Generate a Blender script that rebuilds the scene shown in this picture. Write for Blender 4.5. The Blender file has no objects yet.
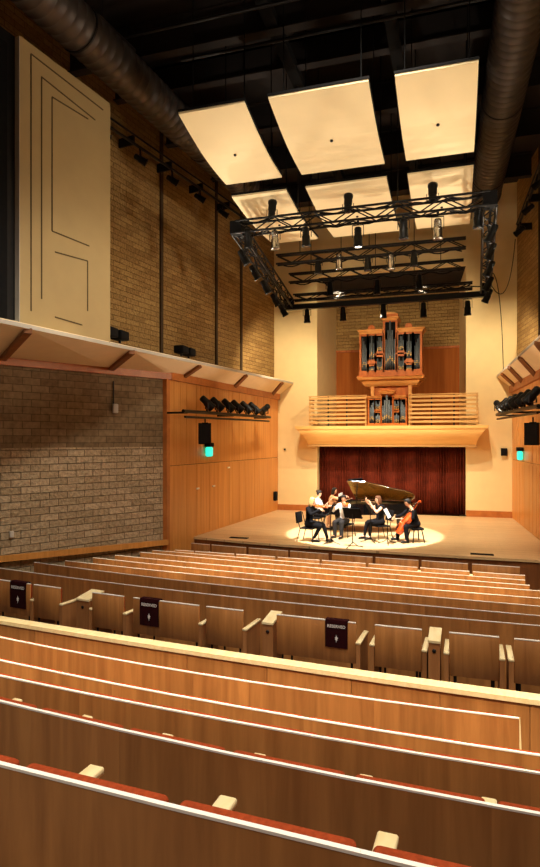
import bpy, bmesh, math, random
from mathutils import Vector, Matrix
random.seed(7)
C = bpy.context.scene.collection
PI = math.pi
V = Vector
CAMZ = 2.7            # the eye above the stage floor (stage floor is z = 0)
FPX = 600.0
TH = math.atan(0.3083)
SN, CS = math.sin(TH), math.cos(TH)
HY = 440.0
AX = -2.33            # the hall's centre line

def ray(px, py):
    u = (px-270)/FPX; w = (HY-py)/FPX
    return V((-SN+u*CS, CS+u*SN, w))
def at_z(px, py, z):
    r = ray(px, py); return V((0,0,CAMZ)) + r*((z-CAMZ)/r.z)
def at_y(px, py, Y):
    r = ray(px, py); return V((0,0,CAMZ)) + r*(Y/r.y)
def at_d(px, py, d):
    return V((0,0,CAMZ)) + ray(px, py)*d
def mx(x): return 2*AX-x

# ------------------------------------------------------------------ mesh helper
class MB:
    def __init__(s, M=None):
        s.v=[]; s.f=[]; s.sm=[]; s.M=M
    def add(s, vs, fs, smooth=False, M=None):
        b=len(s.v)
        for p in vs:
            p=V(p)
            if M is not None: p=M@p
            if s.M is not None: p=s.M@p
            s.v.append(p)
        for f in fs:
            s.f.append([i+b for i in f]); s.sm.append(smooth)
    def box(s, x0,x1,y0,y1,z0,z1, M=None):
        s.add([(x0,y0,z0),(x1,y0,z0),(x1,y1,z0),(x0,y1,z0),(x0,y0,z1),(x1,y0,z1),(x1,y1,z1),(x0,y1,z1)],
              [(0,3,2,1),(4,5,6,7),(0,1,5,4),(1,2,6,5),(2,3,7,6),(3,0,4,7)], False, M)
    def rbox(s, x0,x1,y0,y1,z0,z1, r=.01, seg=2, M=None):
        bm=bmesh.new()
        vs=[bm.verts.new(p) for p in [(x0,y0,z0),(x1,y0,z0),(x1,y1,z0),(x0,y1,z0),(x0,y0,z1),(x1,y0,z1),(x1,y1,z1),(x0,y1,z1)]]
        for f in [(0,3,2,1),(4,5,6,7),(0,1,5,4),(1,2,6,5),(2,3,7,6),(3,0,4,7)]: bm.faces.new([vs[i] for i in f])
        bmesh.ops.bevel(bm, geom=list(bm.edges), offset=r, segments=seg, profile=.5, affect='EDGES')
        bm.verts.index_update()
        s.add([v.co.copy() for v in bm.verts], [[v.index for v in f.verts] for f in bm.faces], True, M)
        bm.free()
    def bar(s, p0, p1, w, h, up=(0,0,1), M=None):
        p0=V(p0); p1=V(p1); d=(p1-p0); L=d.length; d.normalize()
        up=V(up)
        x=d.cross(up)
        if x.length<1e-4: x=d.cross(V((0,1,0)))
        x.normalize(); z=x.cross(d)
        F=Matrix(((x.x,d.x,z.x,p0.x),(x.y,d.y,z.y,p0.y),(x.z,d.z,z.z,p0.z),(0,0,0,1)))
        s.box(-w/2,w/2,0,L,-h/2,h/2, (M@F) if M is not None else F)
    def tube(s, pts, r, n=10, cap=True, M=None, smooth=True):
        pts=[V(p) for p in pts]; k=len(pts)
        rs=r if isinstance(r,(list,tuple)) else [r]*k
        vs=[]; fs=[]; prev=None
        for i,p in enumerate(pts):
            t=(pts[min(i+1,k-1)]-pts[max(i-1,0)])
            t.normalize()
            if prev is None:
                a=V((0,0,1)) if abs(t.z)<.9 else V((1,0,0))
                x=t.cross(a).normalized()
            else:
                x=(prev-t*prev.dot(t)); x.normalize()
            prev=x; y=t.cross(x)
            for j in range(n):
                an=2*PI*j/n
                vs.append(p+(x*math.cos(an)+y*math.sin(an))*rs[i])
        for i in range(k-1):
            for j in range(n):
                a=i*n+j; b=i*n+(j+1)%n
                fs.append((a,b,b+n,a+n))
        s.add(vs,fs,smooth,M)
        if cap:
            s.add(vs[:n],[tuple(range(n))[::-1]],False,M); s.add(vs[-n:],[tuple(range(n))],False,M)
    def lathe(s, prof, n=16, M=None, smooth=True):
        vs=[]; fs=[]
        for r,z in prof:
            for j in range(n):
                a=2*PI*j/n; vs.append((max(r,1e-4)*math.cos(a),max(r,1e-4)*math.sin(a),z))
        for i in range(len(prof)-1):
            for j in range(n):
                a=i*n+j; b=i*n+(j+1)%n
                fs.append((a,b,b+n,a+n))
        k=len(prof)
        fs.append(tuple(range(n))[::-1]); fs.append(tuple(range((k-1)*n,k*n)))
        s.add(vs,fs,smooth,M)
    def ell(s, c, rad, n=12, m=8, M=None):
        vs=[]; fs=[]
        for i in range(m+1):
            t=PI*i/m
            for j in range(n):
                a=2*PI*j/n
                q=max(math.sin(t),1e-3)
                vs.append((c[0]+rad[0]*q*math.cos(a), c[1]+rad[1]*q*math.sin(a), c[2]-rad[2]*math.cos(t)))
        for i in range(m):
            for j in range(n):
                a=i*n+j; b=i*n+(j+1)%n
                fs.append((a,b,b+n,a+n))
        fs.append(tuple(range(n))[::-1]); fs.append(tuple(range(m*n,(m+1)*n)))
        s.add(vs,fs,True,M)
    def cap(s, p0, p1, r0, r1, n=10):
        s.tube([p0,p1],[r0,r1],n); s.ell(p0,(r0,)*3,n,6); s.ell(p1,(r1,)*3,n,6)
    def prism(s, poly, z0, z1, M=None, smooth=False):
        n=len(poly)
        vs=[(x,y,z0) for x,y in poly]+[(x,y,z1) for x,y in poly]
        s.add(vs,[tuple(range(n))[::-1],tuple(range(n,2*n))],False,M)
        s.add(vs,[(i,(i+1)%n,n+(i+1)%n,n+i) for i in range(n)],smooth,M)
    def mesh(s, name):
        me=bpy.data.meshes.new(name)
        me.from_pydata([tuple(p) for p in s.v],[],s.f)
        me.polygons.foreach_set('use_smooth',s.sm)
        me.update()
        return me
    def build(s, name, mat, parent=None, label=None):
        return link(name, s.mesh(name), mat, parent, label)

def link(name, me, mat, parent=None, label=None):
    if mat is not None:
        me.materials.clear(); me.materials.append(mat)
    o=bpy.data.objects.new(name, me); C.objects.link(o)
    if parent is not None: o.parent=parent
    if label: o['label']=label
    return o
def thing(name, label, cat, loc=(0,0,0), rz=0, group=None, M=None):
    o=bpy.data.objects.new(name,None); C.objects.link(o); o.empty_display_size=.1
    if M is not None: o.matrix_world=M
    else:
        o.location=loc; o.rotation_euler=(0,0,rz)
    o['label']=label; o['category']=cat
    if group: o['group']=group
    return o
def tag(o, label, cat, group=None):
    o['label']=label; o['category']=cat
    if group: o['group']=group
    return o
def struct(o): o['kind']='structure'; return o
def copy_tree(o, parent=None):
    c=o.copy(); C.objects.link(c)
    if parent is not None: c.parent=parent
    for ch in list(o.children): copy_tree(ch, c)
    return c
def frame(o, ydir, zhint=(0,0,1)):
    y=V(ydir).normalized(); x=y.cross(V(zhint)).normalized(); z=x.cross(y)
    return Matrix(((x.x,y.x,z.x,o[0]),(x.y,y.y,z.y,o[1]),(x.z,y.z,z.z,o[2]),(0,0,0,1)))
ORD='first second third fourth fifth sixth seventh eighth ninth tenth eleventh twelfth thirteenth fourteenth fifteenth sixteenth seventeenth eighteenth nineteenth twentieth twenty-first twenty-second twenty-third twenty-fourth twenty-fifth'.split()

# ------------------------------------------------------------------ materials
def lin(c):
    def g(v):
        v/=255.0
        return v/12.92 if v<=.04045 else ((v+.055)/1.055)**2.4
    return (g(c[0]),g(c[1]),g(c[2]),1)
def newmat(name):
    m=bpy.data.materials.new(name); m.use_nodes=True
    nt=m.node_tree; return m, nt, nt.nodes['Principled BSDF']
def plain(name, col, rough=.6, metal=0, spec=.4, var=.12, scale=8, bump=0):
    m,nt,b=newmat(name); N=nt.nodes; L=nt.links
    b.inputs['Roughness'].default_value=rough; b.inputs['Metallic'].default_value=metal
    b.inputs['Specular IOR Level'].default_value=spec
    tc=N.new('ShaderNodeTexCoord'); no=N.new('ShaderNodeTexNoise'); no.inputs['Scale'].default_value=scale; no.inputs['Detail'].default_value=4
    L.new(tc.outputs['Object'],no.inputs['Vector'])
    rp=N.new('ShaderNodeValToRGB'); c=lin(col)
    rp.color_ramp.elements[0].position=.3; rp.color_ramp.elements[1].position=.7
    rp.color_ramp.elements[0].color=[x*(1-var) for x in c[:3]]+[1]; rp.color_ramp.elements[1].color=[min(1,x*(1+var)) for x in c[:3]]+[1]
    L.new(no.outputs['Fac'],rp.inputs['Fac']); L.new(rp.outputs['Color'],b.inputs['Base Color'])
    if bump:
        bp=N.new('ShaderNodeBump'); bp.inputs['Strength'].default_value=bump; bp.inputs['Distance'].default_value=.01
        L.new(no.outputs['Fac'],bp.inputs['Height']); L.new(bp.outputs['Normal'],b.inputs['Normal'])
    return m
def wood(name, c1, c2, sc=(14,14,.9), rough=.4, rnd=.25, spec=.4, coat=0):
    m,nt,b=newmat(name); N=nt.nodes; L=nt.links
    b.inputs['Roughness'].default_value=rough; b.inputs['Specular IOR Level'].default_value=spec
    b.inputs['Coat Weight'].default_value=coat
    tc=N.new('ShaderNodeTexCoord'); oi=N.new('ShaderNodeObjectInfo')
    add=N.new('ShaderNodeVectorMath'); add.operation='ADD'
    sc10=N.new('ShaderNodeVectorMath'); sc10.operation='SCALE'; sc10.inputs['Scale'].default_value=3.7
    cmb=N.new('ShaderNodeCombineXYZ')
    for k in 'XYZ': L.new(oi.outputs['Random'],cmb.inputs[k])
    L.new(cmb.outputs[0],sc10.inputs[0]); L.new(tc.outputs['Object'],add.inputs[0]); L.new(sc10.outputs[0],add.inputs[1])
    mp=N.new('ShaderNodeMapping'); mp.inputs['Scale'].default_value=sc; L.new(add.outputs[0],mp.inputs['Vector'])
    no=N.new('ShaderNodeTexNoise'); no.inputs['Scale'].default_value=1; no.inputs['Detail'].default_value=6; no.inputs['Roughness'].default_value=.6; no.inputs['Distortion'].default_value=.4
    L.new(mp.outputs[0],no.inputs['Vector'])
    rp=N.new('ShaderNodeValToRGB'); rp.color_ramp.elements[0].position=.3; rp.color_ramp.elements[1].position=.7
    rp.color_ramp.elements[0].color=lin(c1); rp.color_ramp.elements[1].color=lin(c2)
    L.new(no.outputs['Fac'],rp.inputs['Fac'])
    mr=N.new('ShaderNodeMapRange'); mr.inputs['To Min'].default_value=1-rnd; mr.inputs['To Max'].default_value=1+rnd*.5
    L.new(oi.outputs['Random'],mr.inputs['Value'])
    hs=N.new('ShaderNodeHueSaturation'); L.new(rp.outputs['Color'],hs.inputs['Color']); L.new(mr.outputs[0],hs.inputs['Value'])
    L.new(hs.outputs['Color'],b.inputs['Base Color'])
    return m
def blocks(name, c1, c2, mortar, bw=.42, rh=.21, bump=.8, rough=.85, nsc=9):
    m,nt,b=newmat(name); N=nt.nodes; L=nt.links
    b.inputs['Roughness'].default_value=rough; b.inputs['Specular IOR Level'].default_value=.2
    tc=N.new('ShaderNodeTexCoord'); sp=N.new('ShaderNodeSeparateXYZ'); cb=N.new('ShaderNodeCombineXYZ')
    L.new(tc.outputs['Object'],sp.inputs[0]); L.new(sp.outputs['X'],cb.inputs['X']); L.new(sp.outputs['Z'],cb.inputs['Y'])
    br=N.new('ShaderNodeTexBrick'); br.inputs['Scale'].default_value=1; br.inputs['Brick Width'].default_value=bw; br.inputs['Row Height'].default_value=rh
    br.inputs['Mortar Size'].default_value=.009; br.inputs['Mortar Smooth'].default_value=.3; br.inputs['Bias'].default_value=0
    br.inputs['Color1'].default_value=lin(c1); br.inputs['Color2'].default_value=lin(c2); br.inputs['Mortar'].default_value=lin(mortar)
    L.new(cb.outputs[0],br.inputs['Vector'])
    no=N.new('ShaderNodeTexNoise'); no.inputs['Scale'].default_value=nsc; no.inputs['Detail'].default_value=5; L.new(tc.outputs['Object'],no.inputs['Vector'])
    mr=N.new('ShaderNodeMapRange'); mr.inputs['From Min'].default_value=.3; mr.inputs['From Max'].default_value=.7; mr.inputs['To Min'].default_value=.75; mr.inputs['To Max'].default_value=1.2
    L.new(no.outputs['Fac'],mr.inputs['Value'])
    hs=N.new('ShaderNodeHueSaturation'); L.new(br.outputs['Color'],hs.inputs['Color']); L.new(mr.outputs[0],hs.inputs['Value'])
    L.new(hs.outputs['Color'],b.inputs['Base Color'])
    sub=N.new('ShaderNodeMath'); sub.operation='SUBTRACT'; L.new(no.outputs['Fac'],sub.inputs[0]); L.new(br.outputs['Fac'],sub.inputs[1])
    bp=N.new('ShaderNodeBump'); bp.inputs['Strength'].default_value=bump; bp.inputs['Distance'].default_value=.05
    L.new(sub.outputs[0],bp.inputs['Height']); L.new(bp.outputs['Normal'],b.inputs['Normal'])
    return m
def emit(name, col, s):
    m,nt,b=newmat(name)
    b.inputs['Base Color'].default_value=lin(col); b.inputs['Emission Color'].default_value=lin(col); b.inputs['Emission Strength'].default_value=s
    return m
M={}
M['ply']=wood('seat plywood',(152,98,52),(196,134,74),(9,9,.7),.42,.14)
M['edge']=plain('pale plywood edge',(248,240,228),.5,var=.04)
M['arm']=wood('pale maple',(240,214,156),(252,234,188),(20,6,20),.4,.06)
M['armside']=wood('arm board',(150,98,56),(186,128,78),(9,9,.8),.45,.15)
M['uph']=plain('rust upholstery',(150,62,30),.95,spec=.1,var=.2,scale=60)
M['steel']=plain('dark steel',(38,36,36),.45,.6)
M['maple_wall']=wood('maple veneer',(198,130,60),(224,158,84),(11,11,.35),.38,.08)
M['maple_floor']=None
M['ribwood']=wood('brown rib wood',(120,72,34),(150,94,48),(3,3,3),.5,.06)
M['trimwood']=wood('orange wood trim',(166,96,44),(196,122,60),(3,3,3),.45,.06)
M['rail']=wood('pale railing wood',(190,142,80),(214,168,104),(1.5,14,14),.45,.06)
M['balc']=wood('balcony maple',(232,180,104),(244,200,126),(.8,10,5),.35,.04)
M['cream']=plain('cream plaster',(238,214,160),.75,var=.03,scale=3)
M['panel']=plain('cream reflector panel',(244,224,180),.7,var=.02,scale=2)
M['soffit']=plain('soffit plaster',(250,230,192),.75,var=.03,scale=3)
M['boxface']=plain('reflector box paint',(184,160,112),.8,var=.04,scale=2)
M['block_lo']=blocks('split face block',(190,168,136),(166,144,112),(110,95,74),.42,.155,bump=1.0,nsc=14)
M['block_sm']=blocks('smooth face block',(140,118,88),(118,97,70),(92,76,54),.4,.155,bump=.35)
M['block_up']=blocks('upper block',(182,148,92),(156,123,75),(128,99,60),.5,.135,bump=1.0,nsc=16)
M['black']=plain('black paint',(16,15,16),.8,spec=.15,var=.2)
M['ceil']=plain('black ceiling',(40,34,33),.9,var=.3,scale=1.5)
M['duct']=plain('grey duct metal',(84,76,72),.45,.5,var=.15,scale=3)
M['blackmetal']=plain('black metal',(20,19,19),.4,.4,var=.2)
M['silver']=plain('bright metal',(190,186,180),.25,1)
M['carpet']=plain('grey carpet',(112,102,92),.95,spec=.1,var=.25,scale=25)
M['organ']=wood('organ mahogany',(164,80,26),(204,116,48),(8,8,1.2),.5,.08,.25)
M['organtrim']=wood('organ cornice',(206,136,66),(228,166,96),(3,8,8),.35,.05)
M['pipe']=plain('organ pipe metal',(104,112,118),.5,.35,var=.2,scale=30)
M['gold']=plain('gold leaf',(214,168,84),.6,.3)
M['curtain']=plain('oxblood curtain',(100,38,22),.85,spec=.15,var=.3,scale=4)
M['piano']=plain('piano lacquer',(10,9,9),.12,spec=.6,var=.1)
M['pianoin']=plain('piano lid painted reflection',(96,66,32),.22,spec=.6,var=.15,scale=1.5)  # the golden reflection under the lid is put into this base colour
M['ivory']=plain('white keys',(240,236,224),.35,var=.03)
M['skin']=plain('skin',(226,172,138),.6,var=.06,scale=10)
M['skin2']=plain('tan skin',(206,150,112),.6,var=.06,scale=10)
M['cloth_black']=plain('black cloth',(22,21,24),.9,spec=.1,var=.25,scale=20)
M['cloth_white']=plain('white shirt cloth',(236,234,230),.85,spec=.1,var=.04,scale=14)
M['cloth_pink']=plain('peach cloth',(236,176,130),.85,spec=.1,var=.06,scale=14)
M['cloth_grey']=plain('charcoal trouser cloth',(48,46,46),.9,spec=.1,var=.15,scale=20)
M['hair_dark']=plain('dark hair',(24,17,14),.55,var=.4,scale=40)
M['hair_brown']=plain('brown hair',(98,60,36),.55,var=.3,scale=40)
M['hair_blond']=plain('blond hair',(214,172,110),.55,var=.2,scale=40)
M['violin']=wood('violin varnish',(170,72,22),(214,112,44),(30,6,6),.25,.05,coat=.4)
M['cello']=wood('cello varnish',(176,58,18),(220,92,34),(14,3,3),.25,.05,coat=.4)
M['ebony']=plain('ebony',(18,14,12),.35,var=.2)
M['paper']=plain('sheet music',(238,234,222),.8,var=.03)
M['sign']=plain('maroon cloth',(44,10,14),.9,spec=.1,var=.15,scale=30)
M['ivoryplate']=plain('white plate',(240,236,228),.5,var=.02)
M['white']=plain('white print',(236,230,226),.7,var=.02)
M['greybox']=plain('grey plastic',(196,190,180),.5,var=.04)
M['cyan']=emit('cyan exit lamp',(50,220,195),1.3)
M['lens']=emit('lit lens',(255,240,214),14)
M['lensoff']=plain('dark lens',(60,60,66),.1,spec=.8)
M['lipmat']=plain('lips',(170,84,74),.6)

def planks(name, c1, c2):
    m,nt,b=newmat(name); N=nt.nodes; L=nt.links
    b.inputs['Roughness'].default_value=.38; b.inputs['Specular IOR Level'].default_value=.35
    tc=N.new('ShaderNodeTexCoord')
    br=N.new('ShaderNodeTexBrick'); br.inputs['Scale'].default_value=1; br.inputs['Brick Width'].default_value=2.2; br.inputs['Row Height'].default_value=.11
    br.inputs['Mortar Size'].default_value=.002; br.inputs['Color1'].default_value=lin(c1); br.inputs['Color2'].default_value=lin(c2)
    br.inputs['Mortar'].default_value=[x*.6 for x in lin(c1)[:3]]+[1]
    L.new(tc.outputs['Object'],br.inputs['Vector'])
    mp=N.new('ShaderNodeMapping'); mp.inputs['Scale'].default_value=(1,14,1); L.new(tc.outputs['Object'],mp.inputs[0])
    no=N.new('ShaderNodeTexNoise'); no.inputs['Scale'].default_value=1.5; no.inputs['Detail'].default_value=5; L.new(mp.outputs[0],no.inputs['Vector'])
    mr=N.new('ShaderNodeMapRange'); mr.inputs['To Min'].default_value=.85; mr.inputs['To Max'].default_value=1.12; L.new(no.outputs['Fac'],mr.inputs['Value'])
    hs=N.new('ShaderNodeHueSaturation'); L.new(br.outputs['Color'],hs.inputs['Color']); L.new(mr.outputs[0],hs.inputs['Value']); L.new(hs.outputs['Color'],b.inputs['Base Color'])
    return m
M['maple_floor']=planks('stage maple boards',(214,178,128),(226,192,144))

# ------------------------------------------------------------------ camera
cam=bpy.data.cameras.new('camera'); co=bpy.data.objects.new('camera',cam); C.objects.link(co)
co.location=(0,0,CAMZ); co.rotation_euler=(PI/2,0,TH)
cam.sensor_width=36; cam.lens=FPX*36/867; cam.shift_y=(HY-433.5)/867; cam.clip_end=200; cam.clip_start=.05
bpy.context.scene.camera=co

# ------------------------------------------------------------------ the setting
CEILZ=11.6
def wall(name, p0, p1, z0, z1, mat, t=.2, out=1):
    """p0->p1 in plan; thickness goes to the left of the direction when out=1"""
    p0=V((p0[0],p0[1],0)); p1=V((p1[0],p1[1],0)); d=p1-p0; L=d.length; a=math.atan2(d.y,d.x)
    mb=MB(); mb.box(0,L, 0 if out>0 else -t, t if out>0 else 0, z0, z1)
    o=mb.build(name,mat); o.location=p0; o.rotation_euler=(0,0,a); return struct(o)
YB=22.3
# left plan lines
LW0=(-7.05,14.0); LW1=(-6.55,YB)              # lower maple wall
FL=(-7.05-.507*6.6, 14-6.6)                    # end of the flared block wall
def upx(y): return -10.05+.15*y                # upper block wall
LEDZ=4.40
wall('wall_left_block',FL,LW0,-1.2,2.53,M['block_lo'])
wall('wall_right_block',(mx(FL[0]),FL[1]),(mx(LW0[0]),LW0[1]),-1.2,2.53,M['block_lo'],out=-1)
wall('wall_left_smooth_block',FL,LW0,2.531,LEDZ+.25,M['block_sm'])
wall('wall_right_smooth_block',(mx(FL[0]),FL[1]),(mx(LW0[0]),LW0[1]),2.531,LEDZ+.25,M['block_sm'],out=-1)
wall('wall_left_upper',(upx(-3),-3),(upx(YB),YB),LEDZ+.3,CEILZ,M['block_up'])
wall('wall_right_upper',(mx(upx(-3)),-3),(mx(upx(YB)),YB),LEDZ+.3,CEILZ,M['block_up'],out=-1)
wall('wall_left_rear',(FL[0],-3),FL,-1.2,LEDZ+.25,M['block_lo'])
wall('wall_right_rear',(mx(FL[0]),-3),(mx(FL[0]),FL[1]),-1.2,LEDZ+.25,M['block_lo'],out=-1)
wall('wall_rear',(-11.2,-3),(6.6,-3),-1.2,CEILZ,M['block_up'],out=-1)
# back wall with the organ recess
APL,APR=-5.0,.37; APZ=8.9
wall('wall_back_left',(-7.2,YB),(APL,YB),-1.2,CEILZ,M['cream'])
wall('wall_back_right',(APR,YB),(2.6,YB),-1.2,CEILZ,M['cream'])
wall('wall_back_top',(APL,YB),(APR,YB),APZ,CEILZ,M['cream'])
AYB=25.3; APL2,APR2=-4.84,.17
wall('wall_recess_left',(APL,YB+.2),(APL2,AYB),-.9,APZ,M['cream'])
wall('wall_recess_right',(APR,YB+.2),(APR2,AYB),-.9,APZ,M['cream'],out=-1)
wall('wall_recess_back',(APL2-.2,AYB),(APR2+.2,AYB),6.45,APZ+.2,M['block_up'])
wall('wall_recess_panelling',(APL2-.2,AYB),(APR2+.2,AYB),-.9,6.45,wood('recess veneer',(146,78,26),(170,98,38),(9,9,.4),.7,.05,.15))
mb=MB(); mb.box(APL2-.2,APR2+.2,AYB-.05,AYB,6.42,6.50); struct(mb.build('trim_recess',M['organ']))
mb=MB(); mb.box(APL,APR,YB+.2,AYB+.2,APZ,APZ+.15); struct(mb.build('ceiling_recess',M['ceil']))
# baseboards
mb=MB(); mb.box(LW1[0],APL,YB-.03,YB,0,.22); struct(mb.build('baseboard_back_left',M['trimwood']))
mb=MB(); mb.box(APR,mx(LW1[0]),YB-.03,YB,0,.22); struct(mb.build('baseboard_back_right',M['trimwood']))
# stage platform
fr=[(-7.2,15.42),(-6.4,15.26),(-5.4,15.07),(-4.33,14.92),(-3.3,14.83),(-2.2,14.76),(-1,14.7),(.55,14.66),(2.4,14.66)]
poly=fr+[(2.4,22.3),(-7.2,22.3)]
mb=MB(); mb.prism(poly,-.06,0); struct(mb.build('floor_stage',M['maple_floor']))
mb=MB(); inner=[(x,y+.04) for x,y in fr]
mb.prism(inner+[(2.4,16),(-7.2,16)],-.9,-.06); struct(mb.build('wall_stage_front',wood('stage fascia',(112,64,30),(142,86,44),(9,9,.8),.45,.05)))
# maple side walls: separate veneer sheets with dark joints
def side_wall(name, sgn):
    p0=V((LW0[0],LW0[1],0)); p1=V((LW1[0],LW1[1],0))
    if sgn<0: p0.x=mx(p0.x); p1.x=mx(p1.x)
    d=p1-p0; L=d.length; a=math.atan2(d.y,d.x)
    def pl(o): o.location=p0; o.rotation_euler=(0,0,a); return o
    s=1 if sgn>0 else -1
    def bx(m,x0,x1,y0,y1,z0,z1): m.box(x0,x1,min(y0*s,y1*s),max(y0*s,y1*s),z0,z1)
    mb=MB(); bx(mb,0,L,.03,.25,-1.2,LEDZ+.25); root=struct(pl(mb.build(name,M['black'])))
    cuts=[.02,1.55,3.75,5.9,L]
    for i in range(len(cuts)-1):
        for z0,z1 in ((-1.1 if i<1 else 0,2.02),(2.03,LEDZ+.2)):
            mb=MB(); bx(mb,cuts[i]+.008,cuts[i+1]-.008,0,.03,z0+.005,z1)
            # shallow reeding on the sheets
            for k in range(3):
                xx=cuts[i]+.25+k*(cuts[i+1]-cuts[i]-.5)/3
                bx(mb,xx,xx+.28,-.006,0,z0+.05,z1-.05)
            mb.build('veneer_panel',M['maple_wall'],root)
    # pier edge facing the block wall
    return root
side_wall('wall_left_maple',1); side_wall('wall_right_maple',-1)
for s,nm in ((1,'left'),(-1,'right')):
    mb=MB(); x=LW0[0]
    xs=[x-.25,x+.03]
    if s<0: xs=[mx(v) for v in xs][::-1]
    mb.box(xs[0],xs[1],LW0[1]-.16,LW0[1]+.02,-1.2,LEDZ+.2); struct(mb.build('trim_pier_'+nm,M['trimwood']))
# ceiling
mb=MB(); mb.box(-11.2,6.6,-3,YB+.2,CEILZ,CEILZ+.2); struct(mb.build('ceiling',M['ceil']))

JM=plain('joint shadow paint',(70,52,34),.8)  # dark brown strips paint in the shadows along the upper wall joints
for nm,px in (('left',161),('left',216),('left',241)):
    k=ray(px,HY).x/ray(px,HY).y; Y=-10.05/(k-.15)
    mb=MB(); mb.box(upx(Y)-.02,upx(Y)+.04,Y-.07,Y+.07,LEDZ+.4,CEILZ-.02); struct(mb.build('trim_joint_shadow_left',JM))
    mb=MB(); mb.box(mx(upx(Y))-.05,mx(upx(Y))+.02,Y-.05,Y+.05,LEDZ+.4,CEILZ-.02); struct(mb.build('trim_joint_shadow_right',JM))
# ------------------------------------------------------------------ soffit ledges
def k_of(px):
    r=ray(px,HY); return r.x/r.y
def line_Y(px, x0, y0, sl): k=k_of(px); return (x0-sl*y0)/(k-sl)
def inner_left(Y):
    if Y>=14: return -7.05+.0602*(Y-14)
    return -7.05-.507*(14-Y)
def ledge(name, sgn, outer, inner_z, pairs, ribs_from=1):
    X=(lambda x:x) if sgn>0 else mx
    def I(Y): return V((X(inner_left(Y)),Y,inner_z))
    def O(Y): x,z=outer(Y); return V((x,Y,z))
    yi0,yo0=7.4,6.0
    P=[(yi0,yo0)]+pairs+[(YB-.02,YB-.02)]
    tr=MB()
    def slab(m, pts, t):
        n=len(pts); vs=[tuple(p) for p in pts]+[(p.x,p.y,p.z+t) for p in pts]
        fs=[]
        for i in range(1,n-1): fs.append((0,i,i+1)); fs.append((n,n+i+1,n+i))
        for i in range(n): j=(i+1)%n; fs.append((i,n+i,n+j,j))
        m.add(vs,fs)
    # top deck running back to the upper wall is the root object
    ups=lambda Y: V((X(upx(Y)),Y,inner_z+.36))
    ys=[yo0,9,12,14,16,18,20,YB-.02]
    for a,b in zip(ys[:-1],ys[1:]):
        o1=O(a)+V((0,0,.055)); o2=O(b)+V((0,0,.055))
        slab(tr,[o1,o2,ups(b),ups(a)] if sgn>0 else [o1,ups(a),ups(b),o2],.03)
    root=struct(tr.build(name,M['soffit']))
    for (i0,o0),(i1,o1) in zip(P[:-1],P[1:]):
        pts=[O(o0),O(o1),I(i1)]
        if i0<14<i1: pts.append(I(14))
        pts.append(I(i0))
        if sgn<0: pts=pts[::-1]
        mb=MB(); slab(mb,pts,.05); mb.build('soffit_panel',M['soffit'],root)
    for i0,o0 in pairs:
        mb=MB(); a=I(i0)+V((0,0,-.035)); b=O(o0)+V((0,0,-.03)); mb.bar(a,b,.13,.09); mb.build('rib',M['ribwood'],root)
    mb=MB()
    ps=[I(7.4),I(14),I(YB-.03)]
    off=V((.05*sgn,0,-.03))
    for a,b in zip(ps[:-1],ps[1:]): mb.bar(a+off,b+off,.1,.24)
    mb.build('fascia_beam',M['trimwood'],root)
    mb=MB(); mb.bar(O(yo0)+V((0,0,.035)),O(YB-.03)+V((0,0,.035)),.03,.065); mb.build('outer_edge',M['greybox'],root)
    return root
def outL(Y): return (-6.84+.0615*(Y-7.77), 4.54+.0214*(Y-7.77))
def oY(px): return line_Y(px,-6.84,7.77,.0615)
def iY(px): return line_Y(px,-7.05,14,.507) if px<168 else line_Y(px,-7.05,14,.0602)
pairsL=[(iY(a),oY(b)) for a,b in ((2,28),(110,132),(182,200),(233,246),(271,282))]
ledge('trim_ledge_left',1,outL,LEDZ,pairsL)
def outR(Y): return (1.40+.0427*(22.25-Y), 4.88)
ledge('trim_ledge_right',-1,outR,LEDZ+.08,[(9.6,8.2),(12.6,11.3),(15.6,14.4),(17.9,16.9),(19.9,19.0),(21.3,20.8)])

# ------------------------------------------------------------------ tall reflector box above the left ledge
A=V((-6.99,8.4,0)); B=V((-6.66,10.64,0)); dAB=(B-A).normalized(); nAB=V((dAB.y,-dAB.x,0))
bz0=4.66; bz1=9.5
ang=math.atan2(dAB.y,dAB.x); Lb=(B-A).length
t=thing('reflector_box','tall beige acoustic box with recessed outlines standing on the left ledge','acoustic panel',(A.x,A.y,0),ang)
mb=MB(); mb.box(0,Lb,0,.62,bz0,bz1); mb.build('face',M['boxface'],t)
mb=MB(); mb.box(-.012,0,.0,.6,bz0,bz1-.01); mb.build('end_board',M['greybox'],t)
def fpt(px,py):
    r=ray(px,py); o=V((0,0,CAMZ)); s=(A-o).dot(nAB)/r.dot(nAB); p=o+r*s
    return (p-A).dot(dAB), p.z
groove_shade=plain('painted groove shade',(96,80,52),.9)  # dark strips on the face, coloured as the shade inside its grooves
for pl in ([(31,311),(31,54),(103,110)],[(41.5,299),(41.5,77),(95,120)],[(52,231),(52,97),(88,119)],[(52,231),(89,246)],[(55,252),(87.5,261),(87.5,311)],[(55,317),(82,325)]):
    mb=MB(); q=[fpt(*p) for p in pl]
    for a,b in zip(q[:-1],q[1:]): mb.bar((a[0],-.004,a[1]),(b[0],-.004,b[1]),.022,.012,up=(0,1,0))
    mb.build('reveal_shade',groove_shade,t)
t=thing('speaker_bay','tall black loudspeaker bay beside the beige acoustic box','speaker bay',(A.x,A.y,0),ang)
mb=MB(); mb.box(-2.3,-.17,.10,.6,4.72,9.3); mb.build('grille_cloth',M['black'],t)
mb=MB(); mb.box(-2.3,-.016,.1,.6,9.3,9.5); mb.box(-.17,-.016,.1,.6,4.72,9.3); mb.build('surround',M['steel'],t)

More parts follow.
